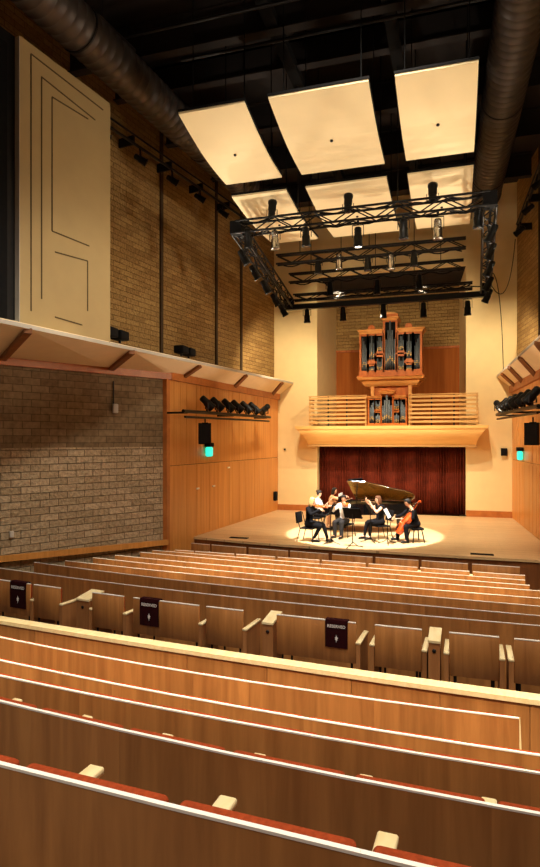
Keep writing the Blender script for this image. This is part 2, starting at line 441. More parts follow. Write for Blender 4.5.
# ------------------------------------------------------------------ ducts, ceiling steel
def duct(label, p0, p1, r):
    p0=V(p0); p1=V(p1); L=(p1-p0).length
    t=thing('ventilation_duct',label,'duct',M=frame(p0,p1-p0))
    mb=MB(); n=int(L/.22); prof=[]
    for i in range(n):
        y=i*L/n; prof+= [(0,y,0)]
    pts=[];rs=[]
    for i in range(n):
        y0=i*L/n; y1=(i+1)*L/n
        pts+=[(0,y0+.001,0),(0,y1-.03,0),(0,y1-.015,0)]; rs+=[r,r,r+.012]
    pts.append((0,L,0)); rs.append(r)
    mb.tube(pts,rs,28); mb.build('spiral_tube',M['duct'],t)
    mb=MB(); mb.tube([(0,L-.12,0),(0,L+.02,0)],[r+.03,r+.03],28); mb.build('end_collar',M['duct'],t)
    for y in (L*.25,L*.6,L*.9):
        mb=MB(); mb.tube([(0,y-.02,0),(0,y+.02,0)],[r+.018,r+.018],28); mb.build('band',M['steel'],t)
        mb=MB(); mb.tube([(0,y,r),(0,y,CEILZ-p0.z-.02)],.012,6); mb.build('hanger_rod',M['steel'],t)
duct('long round grey ventilation duct along the left wall',(-6.95,6.2,10.3),(-5.75,19.6,10.3),.42)
duct('long round grey ventilation duct along the right wall',(1.25,6.5,10.5),(.92,20.2,10.5),.45)
for i,(Y,z,h) in enumerate(((11.6,11.1,.5),(13.1,11.2,.4),(15.2,11.1,.5),(17.6,11.1,.5),(20.2,11.1,.5))):
    mb=MB(); mb.box(upx(Y)+.1,mx(upx(Y))-.1,Y-.12,Y-.1,z-h/2+.02,z+h/2+.2); mb.box(upx(Y)+.1,mx(upx(Y))-.1,Y-.22,Y,z-h/2,z-h/2+.03); mb.box(upx(Y)+.1,mx(upx(Y))-.1,Y-.22,Y,z+h/2+.2,z+h/2+.23)
    struct(mb.build('trim_roof_beam',M['ceil']))
for i,X in enumerate((-3.47,-1.2)):
    mb=MB(); mb.box(X-.12,X+.12,8.4,20.5,10.9,11.1); struct(mb.build('trim_roof_rail',M['black']))
# pipe run across the roof
for k,(Y,z) in enumerate(((10.6,10.75),(11.1,10.4))):
    mb=MB(); mb.tube([(-6.3+k,Y,z),(.6,Y,z)],.035,8)
    tag(mb.build('conduit_pipe',M['steel']),('thin dark conduit pipe crossing the roof nearest the seats','thin dark conduit pipe crossing the roof just before the cream panels')[k],'pipe')

# ------------------------------------------------------------------ ceiling reflector panels
def reflector(x0,x1,y0,y1,z0,z1,label,holes=True):
    cx=(x0+x1)/2
    t=thing('ceiling_reflector',label,'ceiling panel',(cx,y0,z0),0,'cream acoustic panels under the roof')
    n=10; w=(x1-x0)/2; vs=[];fs=[]
    def sec(mb,ww,dz0,dz1,e=0):
        vs=[];fs=[]
        for i in range(n+1):
            u=i/n; y=-e+u*(y1-y0+2*e); z=(z1-z0)*u-.10*math.sin(PI*u)*1.0
            vs+=[(-ww,y,z+dz0),(ww,y,z+dz0),(ww,y,z+dz1),(-ww,y,z+dz1)]
        for i in range(n):
            a=4*i
            for j in range(4): fs.append((a+j,a+(j+1)%4,a+4+(j+1)%4,a+4+j))
        fs.append((0,3,2,1)); fs.append((4*n,4*n+1,4*n+2,4*n+3))
        mb.add(vs,fs)
    mb=MB(); sec(mb,w,0,.04); mb.build('panel',M['panel'],t)
    mb=MB(); sec(mb,w+.015,.0405,.085,.012); mb.build('frame',M['black'],t)
    mb=MB(); u=.5; zc=(z1-z0)*.52-.1
    mb.lathe([(.03,0),(.03,.03)],12,M=Matrix.Translation((.0,(y1-y0)*.52,zc-.025))); mb.build('fixing_disc',M['steel'],t)
    for sx in (-1,1):
        for yy in (.15,.85):
            mb=MB(); y=yy*(y1-y0); z=(z1-z0)*yy
            mb.tube([(sx*w*.8,y,z+.06),(sx*w*.8,y,CEILZ-z0-.02)],.012,6); mb.build('hanger_rod',M['black'],t)
XS=((-5.03,-3.70),(-3.24,-1.43),(-.98,.37))
NM=('left','middle','right')
for (a,b),nm in zip(XS,NM):
    reflector(a,b,10.4,12.9,8.90,8.57,'cream acoustic ceiling panel, %s of the front three nearest the seats'%nm)
for (a,b),nm in zip(XS,NM):
    reflector(a,b,13.25,16.6,8.42,8.38,'cream acoustic ceiling panel, %s of the rear three above the lighting truss'%nm)

# ------------------------------------------------------------------ trusses
def truss(mb,p0,p1,w=.26,h=.28,step=.45,r=.028):
    p0=V(p0);p1=V(p1);d=p1-p0;L=d.length
    F=frame(p0,d)
    for sx in (-1,1):
        for sz in (-1,1): mb.tube([(sx*w/2,0,sz*h/2),(sx*w/2,L,sz*h/2)],r,8,M=F)
    n=max(2,int(L/step))
    for i in range(n):
        y0=i*L/n; y1=(i+1)*L/n; f=1 if i%2 else -1
        for sx in (-1,1): mb.tube([(sx*w/2,y0,-f*h/2),(sx*w/2,y1,f*h/2)],r*.55,6,M=F)
        for sz in (-1,1): mb.tube([(-f*w/2,y0,sz*h/2),(f*w/2,y1,sz*h/2)],r*.55,6,M=F)
TF=[(-4.98,13.5,7.76),(.70,13.35,7.72),(.86,18.75,7.15),(-5.18,18.9,7.15)]
t=thing('lighting_truss','black square lighting truss hanging over the stage front','lighting truss',(AX,16,7.5))
Ti=Matrix.Translation((-AX,-16,-7.5))
for nm,i,j in (('front_beam',0,1),('side_beam',1,2),('side_beam',3,0)):
    mb=MB(Ti); truss(mb,TF[i],TF[j]); mb.build(nm,M['blackmetal'],t)
mb=MB(Ti); mb.bar((-5.28,18.92,7.02),(.98,18.77,7.0),.16,.17); mb.build('rear_beam',M['blackmetal'],t)
mb=MB(Ti); truss(mb,(-5.05,19.05,7.36),(.5,18.95,7.32),.2,.18); mb.build('rear_ladder',M['blackmetal'],t)
def loom(par,p0,p1,M0,amp=.06,r=.018):
    p0=V(p0);p1=V(p1);L=(p1-p0).length; n=int(L/.12); mb=MB(M0)
    mb.tube([p0.lerp(p1,i/n)+V((0,0,-amp*abs(math.sin(i*.55)))) for i in range(n+1)],r,6); mb.build('cable_loom',M['black'],par)
for i,j in ((0,1),(1,2),(3,0),(3,2)):
    loom(t,V(TF[i])+V((0,.05,-.10)),V(TF[j])+V((0,.05,-.10)),Ti,.10); loom(t,V(TF[i])+V((.03,-.04,.12)),V(TF[j])+V((.03,-.04,.12)),Ti,.05)
for p in TF:
    mb=MB(Ti); mb.box(p[0]-.14,p[0]+.14,p[1]-.14,p[1]+.14,p[2]-.15,p[2]+.15); mb.build('corner_block',M['black'],t)
for x,y,z in ((-3.47,13.45,7.9),(-1.2,13.4,7.9),(-3.47,18.95,7.46),(-1.2,18.95,7.46)):
    mb=MB(Ti); mb.tube([(x,y,z),(x,y,CEILZ-.02)],.012,6); mb.build('hanging_cable',M['steel'],t)
for (Y,z,x0,x1,lab) in ((16.9,7.98,-5.0,.28,'black lighting batten, second beam back inside the truss'),(18.3,7.80,-5.0,.24,'black lighting batten, third beam back inside the truss')):
    t=thing('lighting_batten',lab,'lighting batten',(AX,Y,z))
    mb=MB(); truss(mb,(x0-AX,0,0),(x1-AX,0,0),.16,.26); mb.build('ladder_beam',M['blackmetal'],t); loom(t,(x0-AX+.1,.02,-.12),(x1-AX-.1,.02,-.12),None,.10)
    for x in (-4.3,-2.3,-.4):
        mb=MB(); mb.tube([(x-AX,0,.13),(x-AX,0,CEILZ-z-.02)],.012,6); mb.build('hanging_cable',M['steel'],t)

# ------------------------------------------------------------------ stage lights
def light_meshes(L,r):
    b=MB(); b.lathe([(r*.45,-L*.5),(r*.72,-L*.46),(r*.78,-L*.1),(r*.95,-L*.02),(r*.95,L*.36),(r*1.08,L*.38),(r*1.08,L*.5),(r*.9,L*.5)],16)
    for k in range(4): b.lathe([(r*.84,-L*.4+k*L*.08),(r*.84,-L*.4+k*L*.08+.012)],16)
    le=MB(); le.lathe([(r*.88,L*.485),(r*.6,L*.505),(.001,L*.51)],16)
    return b.mesh('body'),le.mesh('lens')
LM={}
def stage_light(name,label,pos,aim,hang,L=.46,r=.105,group=None,metal='blackmetal',lens='lensoff'):
    """pos = body centre; aim = direction of the beam; hang = vector from the body to its pipe"""
    key=(L,r,metal)
    if key not in LM:
        LM[key]=light_meshes(L,r)
    Z=V(aim).normalized(); a=V((0,0,1)) if abs(Z.z)<.95 else V((0,1,0))
    X=Z.cross(a).normalized(); Y=Z.cross(X)
    R=Matrix(((X.x,Y.x,Z.x,pos[0]),(X.y,Y.y,Z.y,pos[1]),(X.z,Y.z,Z.z,pos[2]),(0,0,0,1)))
    t=thing(name,label,'stage light',M=R,group=group)
    me=LM[key][0]
    if not me.materials: me.materials.append(M[metal])
    o=bpy.data.objects.new('body',me); C.objects.link(o); o.parent=t
    me2=LM[key][1].copy(); link('lens',me2,M[lens],t,'glowing lens' if lens=='lens' else None)
    Ri=R.to_3x3().inverted(); h=Ri@V(hang); side=h.cross(V((0,0,1)))
    if side.length<1e-3: side=V((1,0,0))
    side.normalize(); hn=h.normalized()
    mb=MB(); q=r*1.25; k=max(h.length-.1,r*1.4)
    for s in (-1,1): mb.bar(side*s*q,side*s*q+hn*k,.035,.012,up=side)
    mb.bar(side*-q+hn*k,side*q+hn*k,.035,.012,up=hn); mb.build('yoke',M['steel'],t)
    mb=MB(); mb.tube([hn*k,hn*h.length],[.02,.03],8); mb.build('clamp',M['steel'],t)
    return t
DN=(0,-.12,-1)
def row_lights(lst,Y,zb,desc,grp):
    n=0
    for px,py,kind in lst:
        p=at_y(px,py,Y); n+=1
        aim={'d':(0,.1,-1),'u':(0,.25,1),'f':(.1,.75,-.6),'l':(-.1,.6,-1),'s':(0,.12,-1),'g':(.0,.1,-1)}[kind]
        dz=zb-p.z
        if abs(dz)<.18: dz=.2 if dz>=0 else -.2
        lab='%s stage light %s, %s from the left'%({'s':'silver','g':'lit'}.get(kind,'black'),desc,ORD[n-1])
        stage_light('stage_light',lab,p,aim,(0,0,dz),L=.44,r=.10,group=grp,metal='silver' if kind=='s' else 'blackmetal',lens='lens' if kind=='g' else 'lensoff')
row_lights([(248,238,'l'),(275,240,'s'),(306,237,'d'),(358,237,'g'),(403.6,229,'d'),(437.8,229,'s'),(478,218,'d')],13.45,7.62,'hanging under the nearest truss beam','lights under the nearest truss beam')
row_lights([(272,210,'u'),(348,204,'u'),(432.6,193.7,'u')],13.45,7.9,'standing on the nearest truss beam','lights on top of the nearest truss beam')
row_lights([(318,266,'d'),(339,262,'s'),(367.8,263,'d'),(391,262,'s'),(414,258,'d')],16.9,7.85,'hanging from the middle batten','lights on the middle batten')
row_lights([(330,289,'d'),(377,287,'d'),(419,282,'d')],18.3,7.67,'hanging from the third batten','lights on the third batten')
row_lights([(307,316,'d'),(343,314,'d'),(383.3,311,'d'),(423.5,310,'d'),(467.6,308,'d')],18.85,7.0,'below the far truss beam','lights below the far truss beam')
for i,(f,s) in enumerate(((.12,0),(.3,0),(.5,0),(.7,0),(.88,0))):
    p=V(TF[0]).lerp(V(TF[3]),f); stage_light('stage_light','black stage light hanging under the left truss side, %s from the front'%ORD[i],p+V((-.05,0,-.42)),(.5,.4,-1),(0.05,0,.28),L=.4,r=.095,group='lights on the left truss side')
    p=V(TF[1]).lerp(V(TF[2]),f); stage_light('stage_light','black stage light hanging under the right truss side, %s from the front'%ORD[i],p+V((.05,0,-.42)),(-.5,.4,-1),(-.05,0,.28),L=.4,r=.095,group='lights on the right truss side')
# cables looping from the right of the truss to the wall
for i,(a,b,c) in enumerate((((.95,18.5,7.3),(1.5,18.9,6.2),(1.75,19.6,8.8)),((.9,18.2,7.4),(1.35,19.8,8.4),(1.55,21.5,4.98)))):
    mb=MB(); pts=[]
    for k in range(13):
        u=k/12; pts.append(V(a)*(1-u)**2+V(b)*2*u*(1-u)+V(c)*u*u)
    mb.tube(pts,.012,6); tag(mb.build('loose_cable',M['black']),('thin black cable sagging from the truss right corner','thin black cable running from the truss down to the right ledge')[i],'cable')

# left wall batten
def wall_batten(sgn,label,desc,p0,p1,n):
    p0=V(p0);p1=V(p1); d=p1-p0; L=d.length
    t=thing('pipe_batten',label,'lighting batten',M=frame(p0,d))
    mb=MB(); mb.tube([(0,0,0),(0,L,0)],.04,10); mb.tube([(0,0,.22),(0,L,.22)],.025,8); mb.build('pipe',M['blackmetal'],t)
    k=int(L/1.6)
    for i in range(k+1):
        y=.05+i*(L-.1)/k
        yy=p0.y+d.y*y/L; ww=abs((p0.x+d.x*y/L)-(upx(yy) if sgn>0 else mx(upx(yy))))-.03; mb=MB(); mb.bar((0,y,.1),(-ww*sgn,y,.1),.05,.22); mb.build('bracket',M['steel'],t)
    for i in range(n):
        f=(i+.5)/n; p=p0+d*f
        stage_light('stage_light',desc+', %s from the front'%ORD[i],p+V((.02*sgn,0,-.3)),(sgn*.8,.5,-.5),(-.02*sgn,0,.28),L=.34,r=.09,group=label)
wall_batten(1,'black pipe batten high on the left block wall','black stage light on the high left wall batten',(-8.05,10.0,9.98),(-6.62,19.5,10.1),7)
wall_batten(-1,'black pipe batten high on the right block wall','black stage light on the high right wall batten',(2.2,14.5,9.75),(1.86,20.4,9.3),4)

# spotlight racks on the maple walls
def rack(sgn,p0,p1,fr_,label,desc):
    p0=V(p0);p1=V(p1); d=p1-p0; L=d.length
    t=thing('spotlight_rack',label,'lighting rack',M=frame(p0,d))
    mb=MB(); mb.tube([(0,0,0),(0,L,0)],.045,10); mb.build('pipe',M['blackmetal'],t)
    mb=MB(); mb.tube([(0,.1,-.14),(0,L-.1,-.14)],.03,8); mb.build('cable_tray',M['blackmetal'],t)
    for y in (.25,L*.5,L-.3):
        mb=MB(); yy=p0.y+d.y*y/L; wx=inner_left(yy); wx=wx if sgn>0 else mx(wx)
        w=abs((p0.x+d.x*y/L)-wx)-.012
        mb.bar((0,y,-.03),(-w*sgn,y,-.03),.05,.05); mb.build('bracket',M['steel'],t)
    for i,f in enumerate(fr_):
        p=p0+d*f
        last=i==len(fr_)-1
        aim=(sgn*.62,.5,-.75) if not last else (sgn*-.3,-.6,-.45)
        stage_light('rack_spotlight','%s, %s from the near end'%(desc,ORD[i]),p+V((.0,.0,.27)),aim,(0,0,-.25),L=.44,r=.115,group=label)
def fracs(p0,p1,pxs):
    p0=V(p0);p1=V(p1);out=[]
    for px in pxs:
        k=k_of(px); d=p1-p0; out.append((k*p0.y-p0.x)/(d.x-k*d.y))
    return out
FR=fracs((-6.45,13.6,3.42),(-6.2,20.1,3.5),(207,217,228,237,246,254,265))
rack(1,(-6.45,13.6,3.42),(-6.2,20.1,3.5),FR,'black pipe rack of spotlights on the left maple wall','black spotlight on the left wall rack')
rack(-1,(mx(-6.35),13.8,3.42),(1.27,20.3,3.5),(.10,.25,.40,.53,.66,.78,.93),'black pipe rack of spotlights on the right maple wall','black spotlight on the right wall rack')

def speaker(loc,rz,label):
    t=thing('loudspeaker',label,'speaker',loc,rz)
    mb=MB(); mb.prism([(-.17,-.14),(.17,-.14),(.12,.14),(-.12,.14)],-.28,.28); mb.build('cabinet',M['black'],t)
    mb=MB(); mb.box(-.155,.155,-.152,-.14,-.26,.26); mb.build('grille',M['steel'],t)
    mb=MB(); mb.tube([(0,0,.28),(0,0,.42)],.02,8); mb.bar((-.08,0,.29),(.08,0,.29),.05,.02); mb.build('hook',M['steel'],t)
    return t
speaker((-6.42,14.9,2.87),.35,'black loudspeaker hanging below the left spotlight rack')
p=at_y(533,434,16.2); speaker((p.x,p.y,p.z),-.4,'black loudspeaker hanging below the right spotlight rack')
# exit lamps (cyan glow)
for sgn,px,py,lab in ((1,206,451,'glowing cyan exit lamp on the left maple wall'),(-1,523.5,455,'glowing cyan exit lamp on the right maple wall')):
    if sgn>0: Y=line_Y(px,-7.05,14,.0602); x=inner_left(Y)
    else: Y=line_Y(px,mx(-7.05),14,-.0602); x=mx(inner_left(Y))
    z=at_y(px,py,Y).z
    t=thing('exit_lamp',lab,'exit lamp',(x,Y,z),-.06*sgn)
    mb=MB(); mb.rbox(min(.012*sgn,.2*sgn),max(.012*sgn,.2*sgn),-.14,.14,.12,.24,.02); mb.build('housing',M['black'],t)
    mb=MB(); mb.rbox(min(.03*sgn,.18*sgn),max(.03*sgn,.18*sgn),-.13,.13,-.16,.12,.05,3); mb.build('glowing_panel',M['cyan'],t,'cyan glowing panel')
# ledge floods
for i,px in enumerate((122,192)):
    Y=oY(px)+.1; x,z=outL(Y)
    t=thing('ledge_floodlight',('pair of black floodlights on the ledge beside the beige box','pair of black floodlights on the ledge farther towards the stage')[i],'floodlight',(x-.25,Y,z+.17))
    for k in (-1,1):
        mb=MB(); mb.rbox(-.14,.14,k*.22-.17,k*.22+.17,.06,.26,.03); mb.build('lamp_head',M['black'],t)
        mb=MB(); mb.tube([(0,k*.22,0),(0,k*.22,.08)],.03,8); mb.build('foot',M['steel'],t)
# small wall items
def plate(name,label,cat,p,size,mat,rz=0,depth=.05):
    t=MB(); t.rbox(-size[0]/2,size[0]/2,-depth,0,-size[1]/2,size[1]/2,.008)
    o=t.build(name,mat); o.location=p; o.rotation_euler=(0,0,rz); return tag(o,label,cat)
aF=math.atan2(14-FL[1],-7.05-FL[0])
Y=line_Y(114,-7.05,14,.507); p=at_y(114,408.5,Y)
t=thing('sensor_box','small pale sensor box with conduit on the block wall under the ledge','sensor',(p.x,p.y,p.z),aF)
mb=MB(); mb.rbox(-.07,.07,-.09,-.012,-.11,.11,.02); mb.build('box',M['greybox'],t)
mb=MB(); mb.tube([(-.03,-.03,.1),(-.03,-.03,LEDZ-.3-p.z)],.014,8); mb.build('conduit',M['steel'],t)
Y=line_Y(11,-7.05,14,.507); p=at_y(11,534,Y); plate('outlet_plate','small white outlet plate low on the left block wall','outlet',p+V((.02,-.02,0)),(.08,.13),M['greybox'],aF)
p=at_y(285,449.5,YB-.01); plate('sensor_dot','small dark sensor dot on the cream wall left of the curtain','sensor',p,(.07,.07),M['black'])
p=at_y(504,452,YB-.01); plate('control_box','small dark control box on the cream wall right of the balcony','control box',p,(.2,.26),M['black'],depth=.12)
aW=math.atan2(YB-14,.5)
for px,py,lab,sz,mt,nm in ((274,496,'small black stage box low on the left maple wall','' ,'black','stage_box'),):
    Y=line_Y(px,-7.05,14,.0602); p=at_y(px,py,Y); plate(nm,lab,'wall box',p+V((.012,0,0)),(.22,.34),M[mt],aW,.1)
for i,(px,py) in enumerate(((197,488.5),(213,486),(228,467.5))):
    Y=line_Y(px,-7.05,14,.0602); p=at_y(px,py,Y)
    plate('handle_plate',('bright handle plate on the left maple wall, nearest of three','bright handle plate on the left maple wall, middle of three','bright plate on the left maple wall, farthest and highest of three')[i],'wall plate',p+V((.012,0,0)),(.16,.05),M['ivoryplate'],aW,.03)
for i,(px,py) in enumerate(((239,538),(482,554.5))):
    p=at_z(px,py,0); mb=MB(); mb.box(-.26,.26,-.09,.09,0,.012); o=mb.build('floor_pocket',M['black']); o.location=p
    tag(o,('dark floor pocket on the stage left of the players','dark floor pocket on the stage right of the players')[i],'floor pocket')
p=at_z(511,553,0)

# handrail along the block wall
a0=V((FL[0],FL[1],0)); dF=(V((LW0[0],LW0[1],0))-a0).normalized(); nF=V((dF.y,-dF.x,0))
q0=at_y(0,558,line_Y(0,-7.05,14,.507)); q1=at_y(165,541.5,line_Y(165,-7.05,14,.507))
sl=(q1.z-q0.z)/(q1.y-q0.y)
q0=q0+(q0-q1)*.5; 
t=thing('handrail','orange wooden rail running along the foot of the block wall','rail',(q0.x,q0.y,q0.z))
L=(q1-q0).length; dv=(q1-q0)
mb=MB(); mb.bar(nF*.12,dv+nF*.12,.07,.13); mb.build('rail_board',M['maple_wall'],t)
for k in range(6):
    p=dv*((k+.5)/6); mb=MB(); mb.bar(p+nF*.01+V((0,0,-.03)),p+nF*.12+V((0,0,-.03)),.04,.05); mb.build('bracket',M['steel'],t)

p=at_z(115,38,10.95)
t=thing('strip_light','slim metal strip light fixture in the dark roof above the left duct','strip light',(p.x,p.y,p.z),-.12)
mb=MB(); mb.rbox(-.09,.09,-.6,.6,0,.1,.02); mb.build('housing',M['duct'],t)
mb=MB(); mb.rbox(-.06,.06,-.57,.57,-.02,-.001,.008); mb.build('diffuser',M['greybox'],t)
for y in (-.4,.4):
    mb=MB(); mb.tube([(0,y,.1),(0,y,CEILZ-p.z-.01)],.01,6); mb.build('hanger_rod',M['steel'],t)
# ------------------------------------------------------------------ rows: measured on their top edges
def quad3(p):
    (a,A_),(b,B_),(c,C_)=p
    def f(x): return A_*(x-b)*(x-c)/((a-b)*(a-c))+B_*(x-a)*(x-c)/((b-a)*(b-c))+C_*(x-a)*(x-b)/((c-a)*(c-b))
    return f
ROWS=[ # key, height of the top edge above the stage, three image points, left and right image limits
 ('A',1.03,[(0,764),(270,831),(420,867)],-130,640),
 ('B',1.39,[(0,701),(270,762),(540,814)],-110,680),
 ('C',1.70,[(0,675.5),(270,728),(540,773)],-90,660),
 ('D',2.02,[(0,660),(270,712),(540,755)],-70,640),
 ('E',2.16,[(0,637),(270,684.5),(519,718)],-60,519),
 ('P',2.30,[(0,620),(270,662),(540,700)],-60,600),
 ('R',2.126,[(31,584),(243,610.5),(499,637)],0,540),
 ('9',2.22,[(0,568),(270,600.5),(540,625.5)],-25,565),
 ('8',2.31,[(34,562),(285,591.7),(540,615.5)],34,562),
 ('7',2.40,[(65,560.5),(285,583),(540,606)],65,556),
 ('6',2.48,[(93,557.5),(285,576.7),(540,598)],93,548),
 ('5',2.55,[(115,555),(285,570.7),(540,590.7)],115,543),
 ('4',2.63,[(140,552),(285,565),(540,586)],140,538),
 ('3',2.69,[(152,550),(285,561),(532,580.5)],152,532),
 ('2',2.73,[(175,549.8),(285,557.5),(525,575.5)],175,525),
 ('F',2.74,[(191,543),(285,550.5),(520,567)],191,520)]
RW={}
for key,h,pts,l,r in ROWS:
    f=quad3(pts); z=CAMZ-h
    W=[at_z(px,py,z) for px,py in pts]
    g=quad3([(w.x,w.y) for w in W])
    xa=min(w.x for w in W); xb=max(w.x for w in W)
    def curve(x,g=g,xa=xa,xb=xb):
        if x<xa: e=.3; return g(xa)+(g(xa+e)-g(xa))/e*(x-xa)
        if x>xb: e=.3; return g(xb)+(g(xb)-g(xb-e))/e*(x-xb)
        return g(x)
    xl=None
    # x limits: intersect the limit rays with the curve
    def hit(px,curve=curve):
        k=k_of(px); x=-1.0
        for _ in range(60): x=.5*x+.5*k*curve(x)
        return x
    RW[key]=dict(h=h,z=z,cv=curve,xl=hit(l),xr=hit(r),hit=hit)
SEATH=.85
# terraced floor, one tread per row
order=['F','2','3','4','5','6','7','8','9','R','P','E','D','C','B','A']
lev={'F':-.89,'2':-.88,'P':RW['R']['z']-SEATH,'E':RW['R']['z']-SEATH}
for k in order:
    if k not in lev: lev[k]=RW[k]['z']-SEATH
lev['P']=lev['R']; lev['E']=lev['R']-.02
mb=MB(); NX=34; XA,XB=-10.9,6.3
xs=[XA+(XB-XA)*i/NX for i in range(NX+1)]
lines=[]   # back boundary of each tread (towards the camera)
for k in order: lines.append((lev[k],[max(RW[k]['cv'](x)-.22,.4) for x in xs]))
prevY=[15.6]*(NX+1)
zA=lev['A']+.36
lines.append((zA,[-.3]*(NX+1))); lines.append((zA+.3,[-3]*(NX+1)))
pz=None
for z,ys in lines:
    for i in range(NX):
        mb.add([(xs[i],ys[i],z),(xs[i+1],ys[i+1],z),(xs[i+1],prevY[i+1],z),(xs[i],prevY[i],z)],[(0,1,2,3)])
        if pz is not None:
            mb.add([(xs[i],prevY[i],pz),(xs[i+1],prevY[i+1],pz),(xs[i+1],prevY[i+1],z),(xs[i],prevY[i],z)],[(0,3,2,1)])
    prevY=ys; pz=z
struct(mb.build('floor',M['carpet']))

# ------------------------------------------------------------------ fixed theatre seats
SW=.56
def seat_proto():
    P={}
    mb=MB(); mb.box(-SW/2-.0006,SW/2+.0006,0,.0135,.04,SEATH-.009); P['backrest']=(mb.mesh('backrest'),'ply')
    mb=MB(); mb.box(-SW/2+.0004,SW/2-.0004,-.0015,.0150,SEATH-.009,SEATH); P['top_edge']=(mb.mesh('top_edge'),'edge')
    mb=MB(); mb.rbox(-SW/2+.02,SW/2-.02,.019,.078,.36,SEATH-.013,.02,3); P['back_cushion']=(mb.mesh('back_cushion'),'uph')
    mb=MB(); mb.rbox(-SW/2+.035,SW/2-.035,.09,.47,.36,.44,.03,3); P['seat_cushion']=(mb.mesh('seat_cushion'),'uph')
    mb=MB(); mb.box(-SW/2-.018,-SW/2+.018,.0155,.42,.02,.60); P['arm_panel']=(mb.mesh('arm_panel'),'armside')
    mb=MB(); mb.rbox(-SW/2-.034,-SW/2+.034,.022,.445,.60,.63,.006,1); P['armrest']=(mb.mesh('armrest'),'arm')
    for n,(me,m) in P.items(): me.materials.append(M[m])
    return P
SP=seat_proto()
def put_seat(loc,rz,label,group,end=False):
    t=thing('theater_chair',label,'auditorium chair',loc,rz,group)
    for n,(me,m) in SP.items():
        o=bpy.data.objects.new(n,me); C.objects.link(o); o.parent=t
        if n=='top_edge': o['label']='pale edge along the seat back'
        if n=='armrest': o['label']='pale armrest cap'
    return t
def px_of(p):
    return 270+FPX*(p.x*CS+p.y*SN)/(-p.x*SN+p.y*CS)
def fill_row(key,where,xl=None,xr=None):
    r=RW[key]; cv=r['cv']; xl=r['xl'] if xl is None else xl; xr=r['xr'] if xr is None else xr
    # arc-length walk from the left
    x=xl; pts=[V((x,cv(x),0))]
    while x<xr+.3:
        lo=x; s=(cv(x+.01)-cv(x))/.01; x=x+SW/math.sqrt(1+s*s); pts.append(V((x,cv(x),0)))
    n=max(1,round((xr-xl)/(pts[1].x-pts[0].x)))
    out=[]; off=0
    for i in range(n):
        a,b=pts[i],pts[i+1]; c=(a+b)/2; d=b-a
        pr=px_of(b)
        if pr<10: lab='wooden theater seat beyond the left picture edge, '+where; off+=1
        elif px_of(a)>538: lab='wooden theater seat beyond the right picture edge, '+where
        else: lab='wooden theater seat, %s visible from the left, %s'%(ORD[i-off],where)
        out.append(put_seat((c.x,c.y,lev[key] if key not in 'E' else r['z']-SEATH),math.atan2(d.y,d.x),lab,'fixed seats '+where))
    return out
for key,wh in (('A','in the row nearest the viewer'),('B','in the second row from the viewer'),('C','in the third row from the viewer'),('D','in the fourth row from the viewer')):
    fill_row(key,wh,RW[key]['xl']+(.075 if key=='A' else 0))
for key,wh in (('3','third row from the stage'),('4','fourth row from the stage'),('5','fifth row from the stage'),('6','sixth row from the stage'),('7','seventh row from the stage'),('8','eighth row from the stage'),('9','ninth row from the stage')):
    fill_row(key,wh)
# row E must end exactly at its right end board: walk from the right
r=RW['E']; n=0
x=r['xr']; pts=[V((x,r['cv'](x),0))]
for i in range(10):
    s=(r['cv'](x)-r['cv'](x-.01))/.01; x-=SW/math.sqrt(1+s*s); pts.append(V((x,r['cv'](x),0)))
for i in range(10):
    b,a=pts[i],pts[i+1]; c=(a+b)/2; d=b-a
    t=put_seat((c.x,c.y,r['z']-SEATH),math.atan2(d.y,d.x),'wooden theater seat, %s from the right, in the row behind the parapet'%ORD[i],'fixed seats in the row behind the parapet')
    if i==0:
        mb=MB(); mb.prism([(.0,.02),(.03,.02),(.03,.62),(.0,.62)],0,1,M=Matrix.Identity(4)); 
        mb=MB()
        prof=[(0.0,.02),(.50,.02),(.50,.58),(.30,.62),(.02,SEATH)]
        mb.add([(SW/2+.004,y,z) for y,z in prof]+[(SW/2+.010+.034*(SEATH-z)/SEATH,y,z) for y,z in prof],
               [(4,3,2,1,0),(5,6,7,8,9)]+[(k,(k+1)%5,5+(k+1)%5,5+k) for k in range(5)])
        mb.build('end_board',M['arm'],t,'pale wooden end board')
# one seat behind the nearest row: only its armrest pokes into view
zr=lev['A']+.36
t=put_seat((-.62,.56,zr),-.05,'wooden theater seat whose pale armrest pokes in behind the nearest row','')


# ------------------------------------------------------------------ parapet
r=RW['P']; cv=r['cv']
t=thing('parapet','long wooden parapet with pale top rail between the two seating tiers','parapet',(0,0,0))
X0,X1=-10.0,2.6
n=24; xx=[X0+(X1-X0)*i/n for i in range(n+1)]
def strip(mb,xs,y0,y1,z0,z1,gap=0):
    vs=[];fs=[]
    for i,x in enumerate(xs):
        xq=x+(gap if i==0 else -gap if i==len(xs)-1 else 0)
        y=cv(xq); vs+=[(xq,y+y0,z0),(xq,y+y1,z0),(xq,y+y1,z1),(xq,y+y0,z1)]
    for i in range(len(xs)-1):
        a=4*i
        for j in range(4): fs.append((a+j,a+4+j,a+4+(j+1)%4,a+(j+1)%4))
    k=4*(len(xs)-1); fs.append((0,1,2,3)); fs.append((k+3,k+2,k+1,k))
    mb.add(vs,fs)
mb=MB(); strip(mb,xx,-.015,.135,r['z']-.045,r['z']); mb.build('top_rail',M['arm'],t,'pale maple top rail')
cuts=[X0]+[r['hit'](px) for px in (-60,95-60,187,267,351.5,440,530)]+[X1]
for a,b in zip(cuts[:-1],cuts[1:]):
    m=max(2,int((b-a)/.3)); mb=MB(); strip(mb,[a+(b-a)*i/m for i in range(m+1)],.0,.03,lev['R'],r['z']-.046,.003); mb.build('panel',M['ply'],t)
mb=MB(); strip(mb,xx,.031,.11,lev['R'],r['z']-.047); mb.build('core',M['armside'],t)

